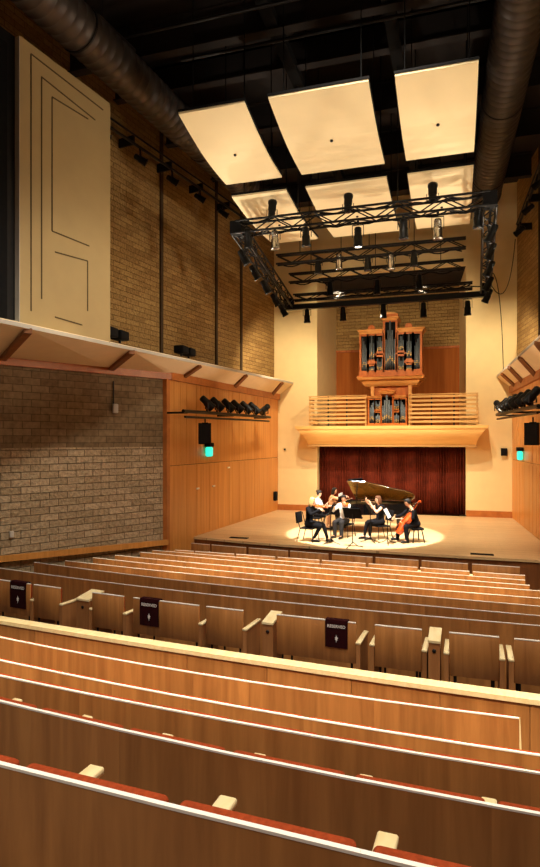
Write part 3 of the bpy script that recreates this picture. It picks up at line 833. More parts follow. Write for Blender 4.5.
# ------------------------------------------------------------------ loose seats in front of the parapet, and the paired seats by the stage
def seat_unit(key,px0,px1,label,group,zf,H,arms=True,nc=1,armside=(1,1)):
    r=RW[key]; a=V((r['hit'](px0),0,0)); b=V((r['hit'](px1),0,0)); a.y=r['cv'](a.x); b.y=r['cv'](b.x)
    c=(a+b)/2; d=b-a; w=d.length
    t=thing('paired_chair' if key in 'F2' else 'loose_chair',label,'auditorium chair',(c.x,c.y,zf),math.atan2(d.y,d.x),group)
    mb=MB(); mb.rbox(-w/2,w/2,0,.022,.37,H-.01,.004,1); mb.build('backrest',M['ply'],t)
    mb=MB(); mb.box(-w/2+.003,w/2-.003,-.002,.024,H-.0095,H); mb.build('top_edge',M['edge'],t,'pale edge along the seat back')
    for i in range(nc):
        x0=-w/2+w*i/nc; x1=x0+w/nc
        mb=MB(); mb.rbox(x0+.02,x1-.02,.024,.08,.42,H-.02,.025,3); mb.build('back_cushion',M['uph'],t)
        mb=MB(); mb.rbox(x0+.02,x1-.02,.09,.46,.36,.44,.03,3); mb.build('seat_cushion',M['uph'],t)
    for s in (-1,1):
        for y in (.05,.42):
            mb=MB(); mb.tube([(s*(w/2-.06),y,.0),(s*(w/2-.06),y,.37)],.014,8); mb.build('leg',M['steel'],t)
    if arms:
        for k,s in enumerate((-1,1)):
            if not armside[k]: continue
            x0,x1=(-w/2-.052,-w/2-.003) if s<0 else (w/2+.003,w/2+.052)
            mb=MB(); mb.box(x0,x1,-.015,.44,.0,.60); mb.build('arm_panel',M['armside'],t)
            mb=MB(); mb.rbox(x0-.006,x1+.006,-.018,.46,.60,.628,.005,1); mb.build('armrest',M['arm'],t,'pale armrest cap')
    return t
UN=[(-22,30,2,(1,0),'loose double seat before the parapet draped with the leftmost reserved cloth'),
    (33.5,60,1,(1,1),'loose single seat before the parapet, right of the leftmost reserved cloth'),
    (92,123.5,1,(1,1),'loose single seat before the parapet, right of the leftmost side console'),
    (133,199,2,(0,1),'loose double seat before the parapet draped with the middle reserved cloth'),
    (206,243,1,(0,1),'loose single seat before the parapet, left of the middle side console'),
    (276.5,356,2,(0,1),'loose double seat before the parapet draped with the rightmost reserved cloth'),
    (374.5,422,1,(1,1),'loose single seat before the parapet, left of the rightmost side console'),
    (449,499.5,1,(1,1),'loose single seat before the parapet, right of the rightmost side console'),
    (514,560,1,(1,1),'loose single seat before the parapet, cut by the right picture edge')]
units=[]
for a,b,nc,ar,lab in UN: units.append(seat_unit('R',a,b,lab,'loose seats before the parapet',lev['R'],SEATH,True,nc,ar))
def console(px0,px1,label):
    r=RW['R']; a=V((r['hit'](px0),0,0)); b=V((r['hit'](px1),0,0)); a.y=r['cv'](a.x); b.y=r['cv'](b.x); c=(a+b)/2; d=b-a; w=d.length
    t=thing('side_console',label,'side console',(c.x,c.y,lev['R']),math.atan2(d.y,d.x),'side consoles between the loose seats')
    mb=MB(); mb.box(-w/2,w/2,-.02,.28,0,.72); mb.build('body',M['armside'],t)
    mb=MB(); mb.add([(-w/2-.006,-.03,.72),(w/2+.006,-.03,.72),(w/2+.006,.30,.77),(-w/2-.006,.30,.77),(-w/2-.006,-.03,.745),(w/2+.006,-.03,.745),(w/2+.006,.30,.80),(-w/2-.006,.30,.80)],
        [(0,3,2,1),(4,5,6,7),(0,1,5,4),(1,2,6,5),(2,3,7,6),(3,0,4,7)]); mb.build('sloping_top',M['arm'],t,'pale sloping top')
    mb=MB(); mb.lathe([(.022,0),(.022,.006)],14,M=Matrix.Translation((0,-.0205,.63))@Matrix.Rotation(PI/2,4,'X')); mb.build('number_disc',M['steel'],t)
console(77.5,90,'boxy wooden side console, leftmost of the three along the loose seats')
console(263,273.5,'boxy wooden side console left of the rightmost reserved cloth')
console(428.5,440,'boxy wooden side console, rightmost of the three along the loose seats')
for i,(a,b) in enumerate(((191,209.5),(211.5,246),(248.5,288),(290,328.5),(332,372.5),(375.5,418.5),(421.5,468),(472,520))):
    seat_unit('F',a,b,'paired wooden seats, %s from the left in the row nearest the stage'%ORD[i],'paired seats in the row nearest the stage',-.89,RW['F']['z']+.89,False,2)
for i,(a,b) in enumerate(((175,193.5),(195,234),(236,275),(277.5,319.5),(322,365.5),(368.5,417.5),(420,469.5),(473,525))):
    seat_unit('2',a,b,'paired wooden seats, %s from the left in the second row from the stage'%ORD[i],'paired seats in the second row from the stage',-.88,RW['2']['z']+.88,False,2)
for i,px in enumerate((419.3,471)):
    r=RW['2']; x=r['hit'](px); y=r['cv'](x)-.06
    mb=MB(); mb.rbox(-.03,.03,-.03,.03,0,.80,.004,1); o=mb.build('aisle_post',M['arm']); o.location=(x,y,-.88)
    tag(o,('short pale post between seats in the second row from the stage, left one','short pale post between seats in the second row from the stage, right one')[i],'post')

# reserved cloths
def font_mesh(txt,size):
    cu=bpy.data.curves.new('t','FONT'); cu.body=txt; cu.size=size; cu.align_x='CENTER'; cu.align_y='CENTER'; cu.extrude=.0006; cu.offset=.0008
    o=bpy.data.objects.new('t',cu); C.objects.link(o)
    dg=bpy.context.evaluated_depsgraph_get(); me=bpy.data.meshes.new_from_object(o.evaluated_get(dg))
    bpy.data.objects.remove(o); return me
RX=Matrix.Rotation(PI/2,4,'X')
for i,(ui,px0,px1) in enumerate(((0,11,27),(3,140.5,159.5),(5,325.5,348))):
    r=RW['R']; a=V((r['hit'](px0),0,0)); b=V((r['hit'](px1),0,0)); a.y=r['cv'](a.x); b.y=r['cv'](b.x); c=(a+b)/2; d=b-a; w=d.length
    t=thing('reserved_cloth',('maroon reserved cloth over the leftmost loose double seat','maroon reserved cloth over the middle loose double seat','maroon reserved cloth over the rightmost loose double seat')[i],'reserved sign',(c.x,c.y,lev['R']),math.atan2(d.y,d.x),'reserved cloths on loose seats')
    h=w*1.16; H=SEATH
    mb=MB(); n=8
    prof=[(.085,H-.14),(.085,H-.02),(.07,H+.008),(.03,H+.006),(-.008,H+.006),(-.014,H-.02),(-.016,H-h*.5),(-.014,H-h)]
    vs=[];fs=[]
    for j in range(n+1):
        x=-w/2+w*j/n
        for k,(y,z) in enumerate(prof): vs.append((x,y+(.003*math.sin(j*2.1) if k>5 else 0),z))
        for k,(y,z) in reversed(list(enumerate(prof))): vs.append((x,y-.004+(.003*math.sin(j*2.1) if k>5 else 0),z+(.004 if 2<=k<=4 else 0)))
    m=2*len(prof)
    for j in range(n):
        for k in range(m): q=j*m; fs.append((q+k,q+m+k,q+m+(k+1)%m,q+(k+1)%m))
    fs.append(tuple(range(m))); fs.append(tuple(range(n*m,(n+1)*m))[::-1])
    mb.add(vs,fs); mb.build('cloth',M['sign'],t)
    me=font_mesh('RESERVED',w*.18); me.transform(Matrix.Translation((0,-.0245,H-h*.20))@RX)
    link('lettering',me,M['white'],t,'white RESERVED lettering')
    # flame-like emblem
    mb=MB(); s=w*.085
    cz=H-h*.66
    pl=[(0,2.0),(.35,1.0),(1.0,.45),(.45,.1),(.75,-.6),(.25,-.55),(.0,-2.0),(-.2,-.5),(-.7,-.35),(-.4,.1),(-.75,.7),(-.25,.8)]
    mb.prism([(x*s,y*s) for x,y in pl],-.0012,.0012,M=Matrix.Translation((0,-.0245,cz))@RX); mb.build('emblem',M['white'],t,'white flame-like emblem')
# ------------------------------------------------------------------ organ balcony
BX=-2.26
t=thing('organ_balcony','curved blond wood balcony front under the organ railing','balcony',(BX,21.3,2.46))
def loft(mb,secs,yb):
    vs=[];fs=[]
    for hw,yf,z in secs: vs+=[(-hw,yf,z),(hw,yf,z),(hw,yb,z),(-hw,yb,z)]
    for i in range(len(secs)-1):
        a=4*i
        for j in range(4): fs.append((a+j,a+(j+1)%4,a+4+(j+1)%4,a+4+j))
    fs.append((3,2,1,0)); k=4*(len(secs)-1); fs.append((k,k+1,k+2,k+3))
    mb.add(vs,fs)
secs=[]
for i in range(13):
    u=i/12; z=.07+u*.56
    e=math.sin(u*PI/2)
    secs.append((2.93+.36*(1-math.cos(u*PI/2)) if False else 2.95+.33*u**1.6, .42-.42*e, z))
mb=MB(); loft(mb,secs,.98); mb.build('curved_front',M['balc'],t)
mb=MB(); loft(mb,[(3.31,-.03,.63),(3.35,-.05,.74)],.98); mb.build('top_ledge',M['balc'],t)
mb=MB(); loft(mb,[(2.97,.40,0),(2.97,.40,.07)],.98); mb.build('bottom_edge',M['rail'],t)
mb=MB(); mb.prism([(APL+.02-BX,.99),(APR-.02-BX,.99),(APR2-.04-BX,AYB-21.3-.03),(APL2+.04-BX,AYB-21.3-.03)],.45,.74); mb.build('loft_floor',M['balc'],t)
BF=3.2
t=thing('balcony_railing','pale slatted wooden railing along the organ balcony','railing',(BX,21.42,BF))
def rx(px): return at_y(px,410,21.42).x-BX
for a,b in ((309,366.5),(408.5,478)):
    xa,xb=rx(a),rx(b)
    for k in range(7):
        z=.10+k*.145
        mb=MB(); mb.box(xa,xb,-.015,.015,z,z+.075); mb.build('slat',M['rail'],t)
    mb=MB(); mb.box(xa-.01,xb+.01,-.035,.035,1.07,1.10); mb.build('handrail',M['rail'],t)
    for k in range(4):
        x=xa+.03+(xb-xa-.06)*k/3; mb=MB(); mb.box(x-.025,x+.025,.016,.05,0,1.07); mb.build('post',M['steel'] if 0<k<3 else M['rail'],t)
for x in (rx(309),rx(478)):
    for k in range(7):
        z=.10+k*.145; mb=MB(); mb.box(x-.012,x+.012,.03,.84,z,z+.075); mb.build('slat',M['rail'],t)

# ------------------------------------------------------------------ organ
def cornice(mb,x0,x1,z,h,fl,d0,d1):
    """flaring moulding: grows by fl to each side from bottom to top"""
    pr=[(0,0),(.25,.25),(.4,.55),(.8,.7),(1,1)]
    vs=[];fs=[]
    for u,w in pr:
        e=fl*u; vs+=[(x0-e,d0-e,z+h*w),(x1+e,d0-e,z+h*w),(x1+e,d1,z+h*w),(x0-e,d1,z+h*w)]
    for i in range(len(pr)-1):
        a=4*i
        for j in range(4): fs.append((a+j,a+(j+1)%4,a+4+(j+1)%4,a+4+j))
    fs.append((3,2,1,0)); k=4*(len(pr)-1); fs.append((k,k+1,k+2,k+3)); mb.add(vs,fs)
OY=22.7
def oz(py): return at_y(390,py,OY).z
OX=at_y(390.3,350,OY).x
U=at_y(391.3,350,OY).x-OX      # metres per image pixel on the case front
t=thing('pipe_organ','tall mahogany pipe organ case standing high above the balcony','pipe organ',(OX,OY,BF))
def X(px): return (px-390.3)*U
def Z(py): return oz(py)-BF
def frame_bay(x0,x1,z0,z1,w=.075):
    mb=MB(); mb.box(x0-w/2,x0+w/2,-.04,.03,z0,z1); mb.box(x1-w/2,x1+w/2,-.04,.03,z0,z1); mb.box(x0,x1,-.03,.03,z0,z0+w); mb.box(x0,x1,-.03,.03,z1-w,z1); mb.build('case_frame',M['organ'],t)
def pipes(x0,x1,z0,z1,n,shape,yc=.06,bulge=0):
    w=(x1-x0)/n
    for i in range(n):
        u=(i+.5)/n*2-1
        hh={'v':.55+.45*abs(u),'a':1-.45*abs(u),'r':.62+.38*(u+1)/2,'l':.62+.38*(1-u)/2,'f':1}[shape]
        x=x0+w*(i+.5); r=w*.44; y=yc-bulge*(1-u*u)
        foot=(z1-z0)*(.16+.10*(1-abs(u) if shape!='v' else abs(u)))
        top=z0+(z1-z0)*hh
        mb=MB(); mb.lathe([(r*.25,z0),(r,z0+foot),(r,z0+foot+.02),(r,top)],12,M=Matrix.Translation((x,y,0)))
        p=mb.build('pipe',M['pipe'],t)
        mb=MB(); mb.box(x-r*.55,x+r*.55,y-r-.006,y-r+.02,z0+foot+.01,z0+foot+.05); mb.box(x-r*.5,x+r*.5,y-r-.004,y-r+.02,z0+foot-.05,z0+foot-.012); mb.build('mouth',M['gold'],p)
# backing case
mb=MB(); mb.box(X(359.5),X(421.3),.16,.8,Z(373),Z(329.5)); mb.box(X(382.5),X(397.5),.16,.8,Z(373),Z(318)); mb.build('case_body',M['organ'],t)
mb=MB(); mb.box(X(360),X(421),.15,.158,Z(371.5),Z(331)); mb.box(X(384),X(396),.15,.158,Z(371.5),Z(319.5)); mb.build('case_backing',M['black'],t)
mb=MB(); mb.box(X(359),X(422),-.06,.16,Z(376),Z(372)); mb.build('impost_rail',M['organ'],t)
mb=MB(); cornice(mb,X(365),X(416),Z(386),Z(377)-Z(386),.30,.0,.8); mb.build('lower_cornice',M['organtrim'],t)
mb=MB(); mb.box(X(357.5),X(423.5),-.32,.8,Z(377),Z(375.6)); mb.build('impost_board',M['organ'],t)
for a,b in ((357.5,383.5),(397,424)):
    mb=MB(); cornice(mb,X(a+2),X(b-2),Z(333),Z(329)-Z(333),.09,-.05,.8); mb.build('upper_cornice',M['organtrim'],t)
for a,b in ((368,375.5),(405,412.5)):
    mb=MB(); mb.tube([(0,0,0),(0,.85,0)],.0,4) if False else None
    xa,xb=X(a),X(b); zc=Z(329)
    prof=[]
    for k in range(9):
        an=PI*k/8; prof.append(((xa+xb)/2-(xb-xa)/2*math.cos(an),zc+.16*math.sin(an)))
    mb=MB(); mb.add([(x,-.17,z) for x,z in prof]+[(x,.7,z) for x,z in prof],[tuple(range(9)),tuple(range(9,18))[::-1]]+[(k,(k+1)%9,9+(k+1)%9,9+k) for k in range(9)]); mb.build('crest',M['organ'],t)
mb=MB(); cornice(mb,X(383),X(397),Z(321),Z(318)-Z(321),.1,-.14,.8); mb.build('tower_cornice',M['organtrim'],t)
mb=MB(); mb.box(X(381.5),X(398.5),-.22,.7,Z(318),Z(315)); mb.build('tower_cap',M['organ'],t)
prof=[]
for k in range(9):
    an=PI*k/8; prof.append((X(390)-.23*math.cos(an)*1.2,Z(315)+.07*math.sin(an)))
mb=MB(); mb.add([(x,-.2,z) for x,z in prof]+[(x,.6,z) for x,z in prof],[tuple(range(9)),tuple(range(9,18))[::-1]]+[(k,(k+1)%9,9+(k+1)%9,9+k) for k in range(9)]); mb.build('tower_crest',M['organtrim'],t)
bot=Z(372)
bays=[(360,367.7,333,372,4,'l',0),(367.7,375.4,333,361,3,'a',.1),(375.4,383.5,333,353,4,'a',0),(375.4,383.5,354.5,372,4,'v',0),
      (384,396.5,320,372,5,'a',.14),(397,405,333,353,4,'a',0),(397,405,354.5,372,4,'v',0),(405,412.7,333,361,3,'a',.1),(412.7,420.6,333,372,4,'r',0),
      (367.7,375.4,363.5,372,4,'f',0),(405,412.7,363.5,372,4,'f',0)]
for a,b,zt,zb,n,sh,bu in bays:
    frame_bay(X(a),X(b),Z(zb),Z(zt)); pipes(X(a)+.042,X(b)-.042,Z(zb)+.04,Z(zt)-.06,n,sh,.07,bu)
for a,b in ((367.7,375.4),(405,412.7)):
    mb=MB(); mb.box(X(a),X(b),-.12,.1,Z(363.5),Z(361)); mb.build('tower_shelf',M['organ'],t)
# pedestal body between balcony and case
mb=MB(); mb.box(X(371),X(410.5),.12,.8,0,Z(386)+.01); mb.build('pedestal',M['organ'],t)
for s in (371.5,409):
    mb=MB(); mb.box(X(s)-.03,X(s)+.09,.0,.14,0,Z(386)); mb.build('pilaster',M['organtrim'],t)
# front positive on the rail
OY2=21.35
t2=thing('positive_organ','small mahogany organ case set into the balcony railing','organ case',(at_y(387.2,405,OY2).x,OY2,BF))
U2=at_y(388.2,405,OY2).x-at_y(387.2,405,OY2).x
zb0=at_y(387,425.5,OY2).z
def X(px): return (px-387.2)*U2
def Z(py): return at_y(387.2,py,OY2).z-BF
t=t2
mb=MB(); mb.box(X(368),X(406.5),.13,.62,0,Z(396.5)); mb.box(X(381.5),X(393),.13,.62,0,Z(392)); mb.build('case_body',M['organ'],t)
mb=MB(); mb.box(X(368.5),X(406),.12,.128,.04,Z(397)); mb.build('case_backing',M['black'],t)
mb=MB(); mb.box(X(367.5),X(407),-.05,.13,0,.06); mb.build('plinth',M['organ'],t)
for a,b in ((366.5,381),(393.5,406.5)):
    mb=MB(); cornice(mb,X(a+1),X(b-1),Z(398),Z(395.8)-Z(398),.05,-.05,.62); mb.build('upper_cornice',M['organtrim'],t)
mb=MB(); cornice(mb,X(380.5),X(391.5+2),Z(394),Z(391)-Z(394),.06,-.12,.62); mb.build('tower_cornice',M['organtrim'],t)
mb=MB(); mb.rbox(X(381),X(393),-.12,.5,Z(391),Z(389.5),.02); mb.build('tower_crest',M['organ'],t)
for a,b,zt,zb,n,sh,bu in [(368.5,374.5,398.5,424,4,'r',0),(374.5,380.8,398.5,410.5,3,'v',0),(374.5,380.8,411.5,424,3,'a',0),(381.2,392.8,394.5,424,5,'a',.1),(393.3,399.5,398.5,410.5,3,'v',0),(393.3,399.5,411.5,424,3,'a',0),(399.5,406,398.5,424,4,'l',0)]:
    frame_bay(X(a),X(b),Z(zb),Z(zt),.035); pipes(X(a)+.022,X(b)-.022,Z(zb)+.02,Z(zt)-.02,n,sh,.06,bu)

# ------------------------------------------------------------------ curtain
mb=MB(); n=420; vs=[];fs=[]; x0,x1=APL+.02,APR-.02
for i in range(n+1):
    x=x0+(x1-x0)*i/n; y=22.62+(.03+.018*math.sin(i*.11))*math.sin(i*.95+1.2*math.sin(i*.13))+.012*math.sin(i*2.3+1)
    for z in (.015,1.2,2.84): vs.append((x,y+(.02*math.sin(i*.31) if z<.1 else 0),z))
for i in range(n):
    for j in range(2): a=3*i+j; fs.append((a,a+3,a+4,a+1))
mb.add(vs,fs,True); o=mb.build('stage_curtain',M['curtain']); tag(o,'dark red pleated curtain hanging across the back of the stage','curtain')
sm=o.modifiers.new('s','SOLIDIFY'); sm.thickness=.012
struct(o) if False else None

# ------------------------------------------------------------------ furniture on the stage
S=.87
SC=Matrix.Scale(S,4)
def on_stage(px,d,py=None):
    r=ray(px,HY); p=r*d; return (p.x,p.y,0)
def chair(loc,rz,label):
    t=thing('orchestra_chair',label,'chair',loc,rz,'black chairs of the players')
    mb=MB(SC); mb.rbox(-.23,.23,-.22,.22,.385,.43,.02); mb.build('seat',M['black'],t)
    mb=MB(SC); mb.rbox(-.22,.22,-.27,-.235,.56,.90,.016,2,M=Matrix.Rotation(.12,4,'X')@Matrix.Translation((0,0,.02))); mb.build('backrest',M['black'],t)
    for s in (-1,1):
        mb=MB(SC); mb.tube([(s*.24,.23,.0),(s*.22,.2,.40)],.013,8); mb.build('leg',M['steel'],t)
        mb=MB(SC); mb.tube([(s*.24,-.30,.0),(s*.225,-.2,.40),(s*.225,-.33,.86)],.013,8); mb.build('leg',M['steel'],t)
    return t
def bench(loc,rz,label,name='piano_bench',w=.5,d=.34,h=.43):
    t=thing(name,label,'bench',loc,rz)
    mb=MB(SC); mb.rbox(-w/2,w/2,-d/2,d/2,h-.07,h,.025); mb.build('seat',M['black'],t)
    for sx in (-1,1):
        for sy in (-1,1):
            mb=MB(SC); mb.tube([(sx*(w/2+.02),sy*(d/2+.0),0),(sx*(w/2-.07),sy*(d/2-.06),h-.06)],.018,8); mb.build('leg',M['blackmetal'],t)
    return t
def stand(loc,rz,label,h=1.0,paper=True,w=.5,tilt=.5):
    t=thing('music_stand',label,'music stand',loc,rz,'black music stands')
    mb=MB(SC); mb.tube([(0,0,.1),(0,0,h)],.014,8); mb.build('pole',M['blackmetal'],t)
    for k in range(3):
        a=2*PI*k/3+.3; mb=MB(SC); mb.tube([(0,0,.16),(.14*math.cos(a),.14*math.sin(a),.05),(.30*math.cos(a),.30*math.sin(a),.012)],.012,6); mb.build('leg',M['blackmetal'],t)
    R=Matrix.Translation((0,0,h))@Matrix.Rotation(tilt,4,'X')
    mb=MB(SC); mb.box(-w/2,w/2,-.012,.0,-.14,.20,M=R); mb.box(-w/2,w/2,-.012,.05,-.155,-.14,M=R); mb.build('desk',M['black'],t)
    if paper:
        o=thing('sheet_music','white sheet music lying on the '+label,'sheet music',loc,rz,'sheets on the music stands')
        mb=MB(SC); mb.box(-.20,-.005,.002,.006,-.135,.16,M=R); mb.box(.005,.20,.002,.006,-.135,.16,M=R); mb.build('page',M['paper'],o)
    return t

# piano: local x = from keyboard end to tail, y = depth (0 audience side), z up
PS=Matrix.Diagonal((.95,1,.92,1))
pl=on_stage(333,17.5)
PZ=-.04
PLOC=V((pl[0],pl[1]-.1,0))
t=thing('grand_piano','black grand piano with raised lid behind the players','piano',PLOC,PZ)
L=2.35; Wd=1.42
def rim_pts(o=0):
    # straight side is far from the audience (y = Wd)
    pts=[(0,0+o)]
    cr=[(0.55,0),(.95,.04),(1.3,.20),(1.62,.42),(1.9,.56),(2.12,.66),(2.28,.82),(2.35,1.03),(2.31,1.24),(2.2,1.37),(2.02,Wd)]
    return [(0,0)]+cr+[(0,Wd)]
rim=rim_pts()
zt=.93; zl=.60
def shrink(p,o):
    cx,cy=1.0,.8
    return [(x+(o if x<.1 else -o*(1 if x>1.2 else .0)), y+(o if y<.75 else -o)) for x,y in p]
mb=MB(PS); inn=shrink(rim,.05)
n=len(rim)
vs=[(x,y,zl) for x,y in rim]+[(x,y,zt) for x,y in rim]+[(x,y,zt) for x,y in inn]+[(x,y,zl+.12) for x,y in inn]
fs=[]
for i in range(n):
    j=(i+1)%n
    fs+=[(i,j,n+j,n+i),(n+i,n+j,2*n+j,2*n+i),(2*n+i,2*n+j,3*n+j,3*n+i)]
fs.append(tuple(range(n))[::-1]); mb.add(vs,fs); mb.build('rim',M['piano'],t)
mb=MB(PS); mb.prism([(x+.0,y) for x,y in shrink(rim,.06)],zl+.125,zl+.14); mb.build('soundboard',M['gold'],t,'gold coloured plate inside')
mb=MB(PS); mb.box(-.30,.0,.0,Wd,.58,.66); mb.box(-.30,.0,.0,.09,.66,.82); mb.box(-.30,.0,Wd-.09,Wd,.66,.82); mb.build('key_bed',M['piano'],t)
mb=MB(PS); mb.box(-.26,-.10,.09,Wd-.09,.66,.70); mb.build('white_keys',M['ivory'],t,'white keys')
mb=MB(PS)
for k in range(36):
    if k%7 in (2,6): continue
    y=.12+k*(Wd-.26)/36+.018; mb.box(-.2,-.10,y,y+.014,.70,.712)
mb.build('black_keys',M['ebony'],t)
mb=MB(PS); mb.bar((-.07,Wd/2,.67),(-.05,Wd/2,.86),Wd-.2,.02,up=(1,0,0)); mb.build('fallboard',M['piano'],t)
mb=MB(PS); mb.box(.10,.13,.3,Wd-.3,.94,1.12,M=None); mb.build('music_desk',M['piano'],t)
# lid
al=math.radians(29)
R=Matrix.Translation((0,Wd,zt+.01))@Matrix.Rotation(-al,4,'X')@Matrix.Translation((0,-Wd,0))
lid=[(x,y) for x,y in rim if True]; lid=[(.42,0.0)]+[p for p in lid if p[0]>.5]+[(.42,Wd)]
mb=MB(PS); mb.prism(lid,0.012,.035,M=R); ld=mb.build('lid',M['piano'],t)
mb=MB(PS); mb.prism(lid,0.0,.0115,M=R); mb.build('underside',M['pianoin'],ld,'lid underside with its amber reflection painted on')
R2=R@Matrix.Translation((.44,0,.05))@Matrix.Rotation(math.radians(-8),4,'Y')
mb=MB(PS); mb.box(.0,.44,.0,Wd,.0,.022,M=R2); mb.build('front_flap',M['piano'],ld)
q=R@V((.72,.06,0)); mb=MB(PS); mb.tube([(.72,.06,zt),(q.x,q.y,q.z)],.014,8); mb.build('prop_stick',M['piano'],t)
for x,y in ((.12,.18),(.12,Wd-.18),(1.85,1.05)):
    mb=MB(PS); mb.lathe([(.05,.07),(.055,.12),(.075,.5),(.085,zl+.0)],12,M=Matrix.Translation((x,y,0))); lg=mb.build('leg',M['piano'],t)
    mb=MB(PS); mb.lathe([(.02,0),(.035,.02),(.035,.05),(.02,.07)],10,M=Matrix.Translation((x,y,0))); mb.build('caster',M['gold'],lg,'brass caster')
mb=MB(PS); mb.tube([(.2,.66,.1),(.22,.66,zl)],.02,8); mb.tube([(.2,.78,.1),(.22,.78,zl)],.02,8); mb.box(.1,.26,.60,.84,.07,.13); mb.build('pedal_lyre',M['piano'],t)
for k in range(3):
    mb=MB(PS); mb.rbox(.0,.12,.645+k*.06,.675+k*.06,.075,.09,.005); mb.build('pedal',M['gold'],t)
# music on the piano desk
o=thing('piano_score','open white score on the piano music desk','sheet music',PLOC,PZ)
mb=MB(PS); mb.box(.085,.098,.45,.69,.945,1.20); mb.box(.085,.098,.70,.94,.945,1.20); mb.build('page',M['paper'],o)

# ------------------------------------------------------------------ people
def remesh(mb,vox,name,mat,parent,label=None,smooth=3):
    me=mb.mesh(name); o=bpy.data.objects.new('tmp',me); C.objects.link(o)
    r=o.modifiers.new('r','REMESH'); r.mode='VOXEL'; r.voxel_size=vox; r.use_smooth_shade=True
    s=o.modifiers.new('s','SMOOTH'); s.iterations=smooth; s.factor=.5
    dg=bpy.context.evaluated_depsgraph_get(); m2=bpy.data.meshes.new_from_object(o.evaluated_get(dg)); m2.name=name
    bpy.data.objects.remove(o)
    return m2
def hand(mb,w,d,pal,side):
    """w wrist, d direction of the fingers, pal = way the palm faces, side = +1 thumb on x side"""
    d=V(d).normalized(); pal=V(pal); pal=(pal-d*pal.dot(d)).normalized(); x=d.cross(pal)*side
    w=V(w)
    def P(a,b,c): return w+x*a+d*b+pal*c
    mb.tube([P(0,-.03,0),P(0,.01,0),P(0,.05,0),P(0,.085,.004)],[.024,.028,.034,.03],10)
    for k,(a,l) in enumerate(((.028,.068),(.010,.078),(-.009,.072),(-.027,.056))):
        mb.tube([P(a,.06,0),P(a*1.05,.088,.0),P(a*1.08,.088+l*.42,.014),P(a*1.05,.088+l*.68,.036),P(a,.088+l*.7,.058)],[.0095,.0095,.009,.008,.006],7)
    mb.tube([P(.022,.012,.005),P(.05,.04,.016),P(.056,.068,.034),P(.048,.088,.046)],[.013,.0115,.010,.007],7)
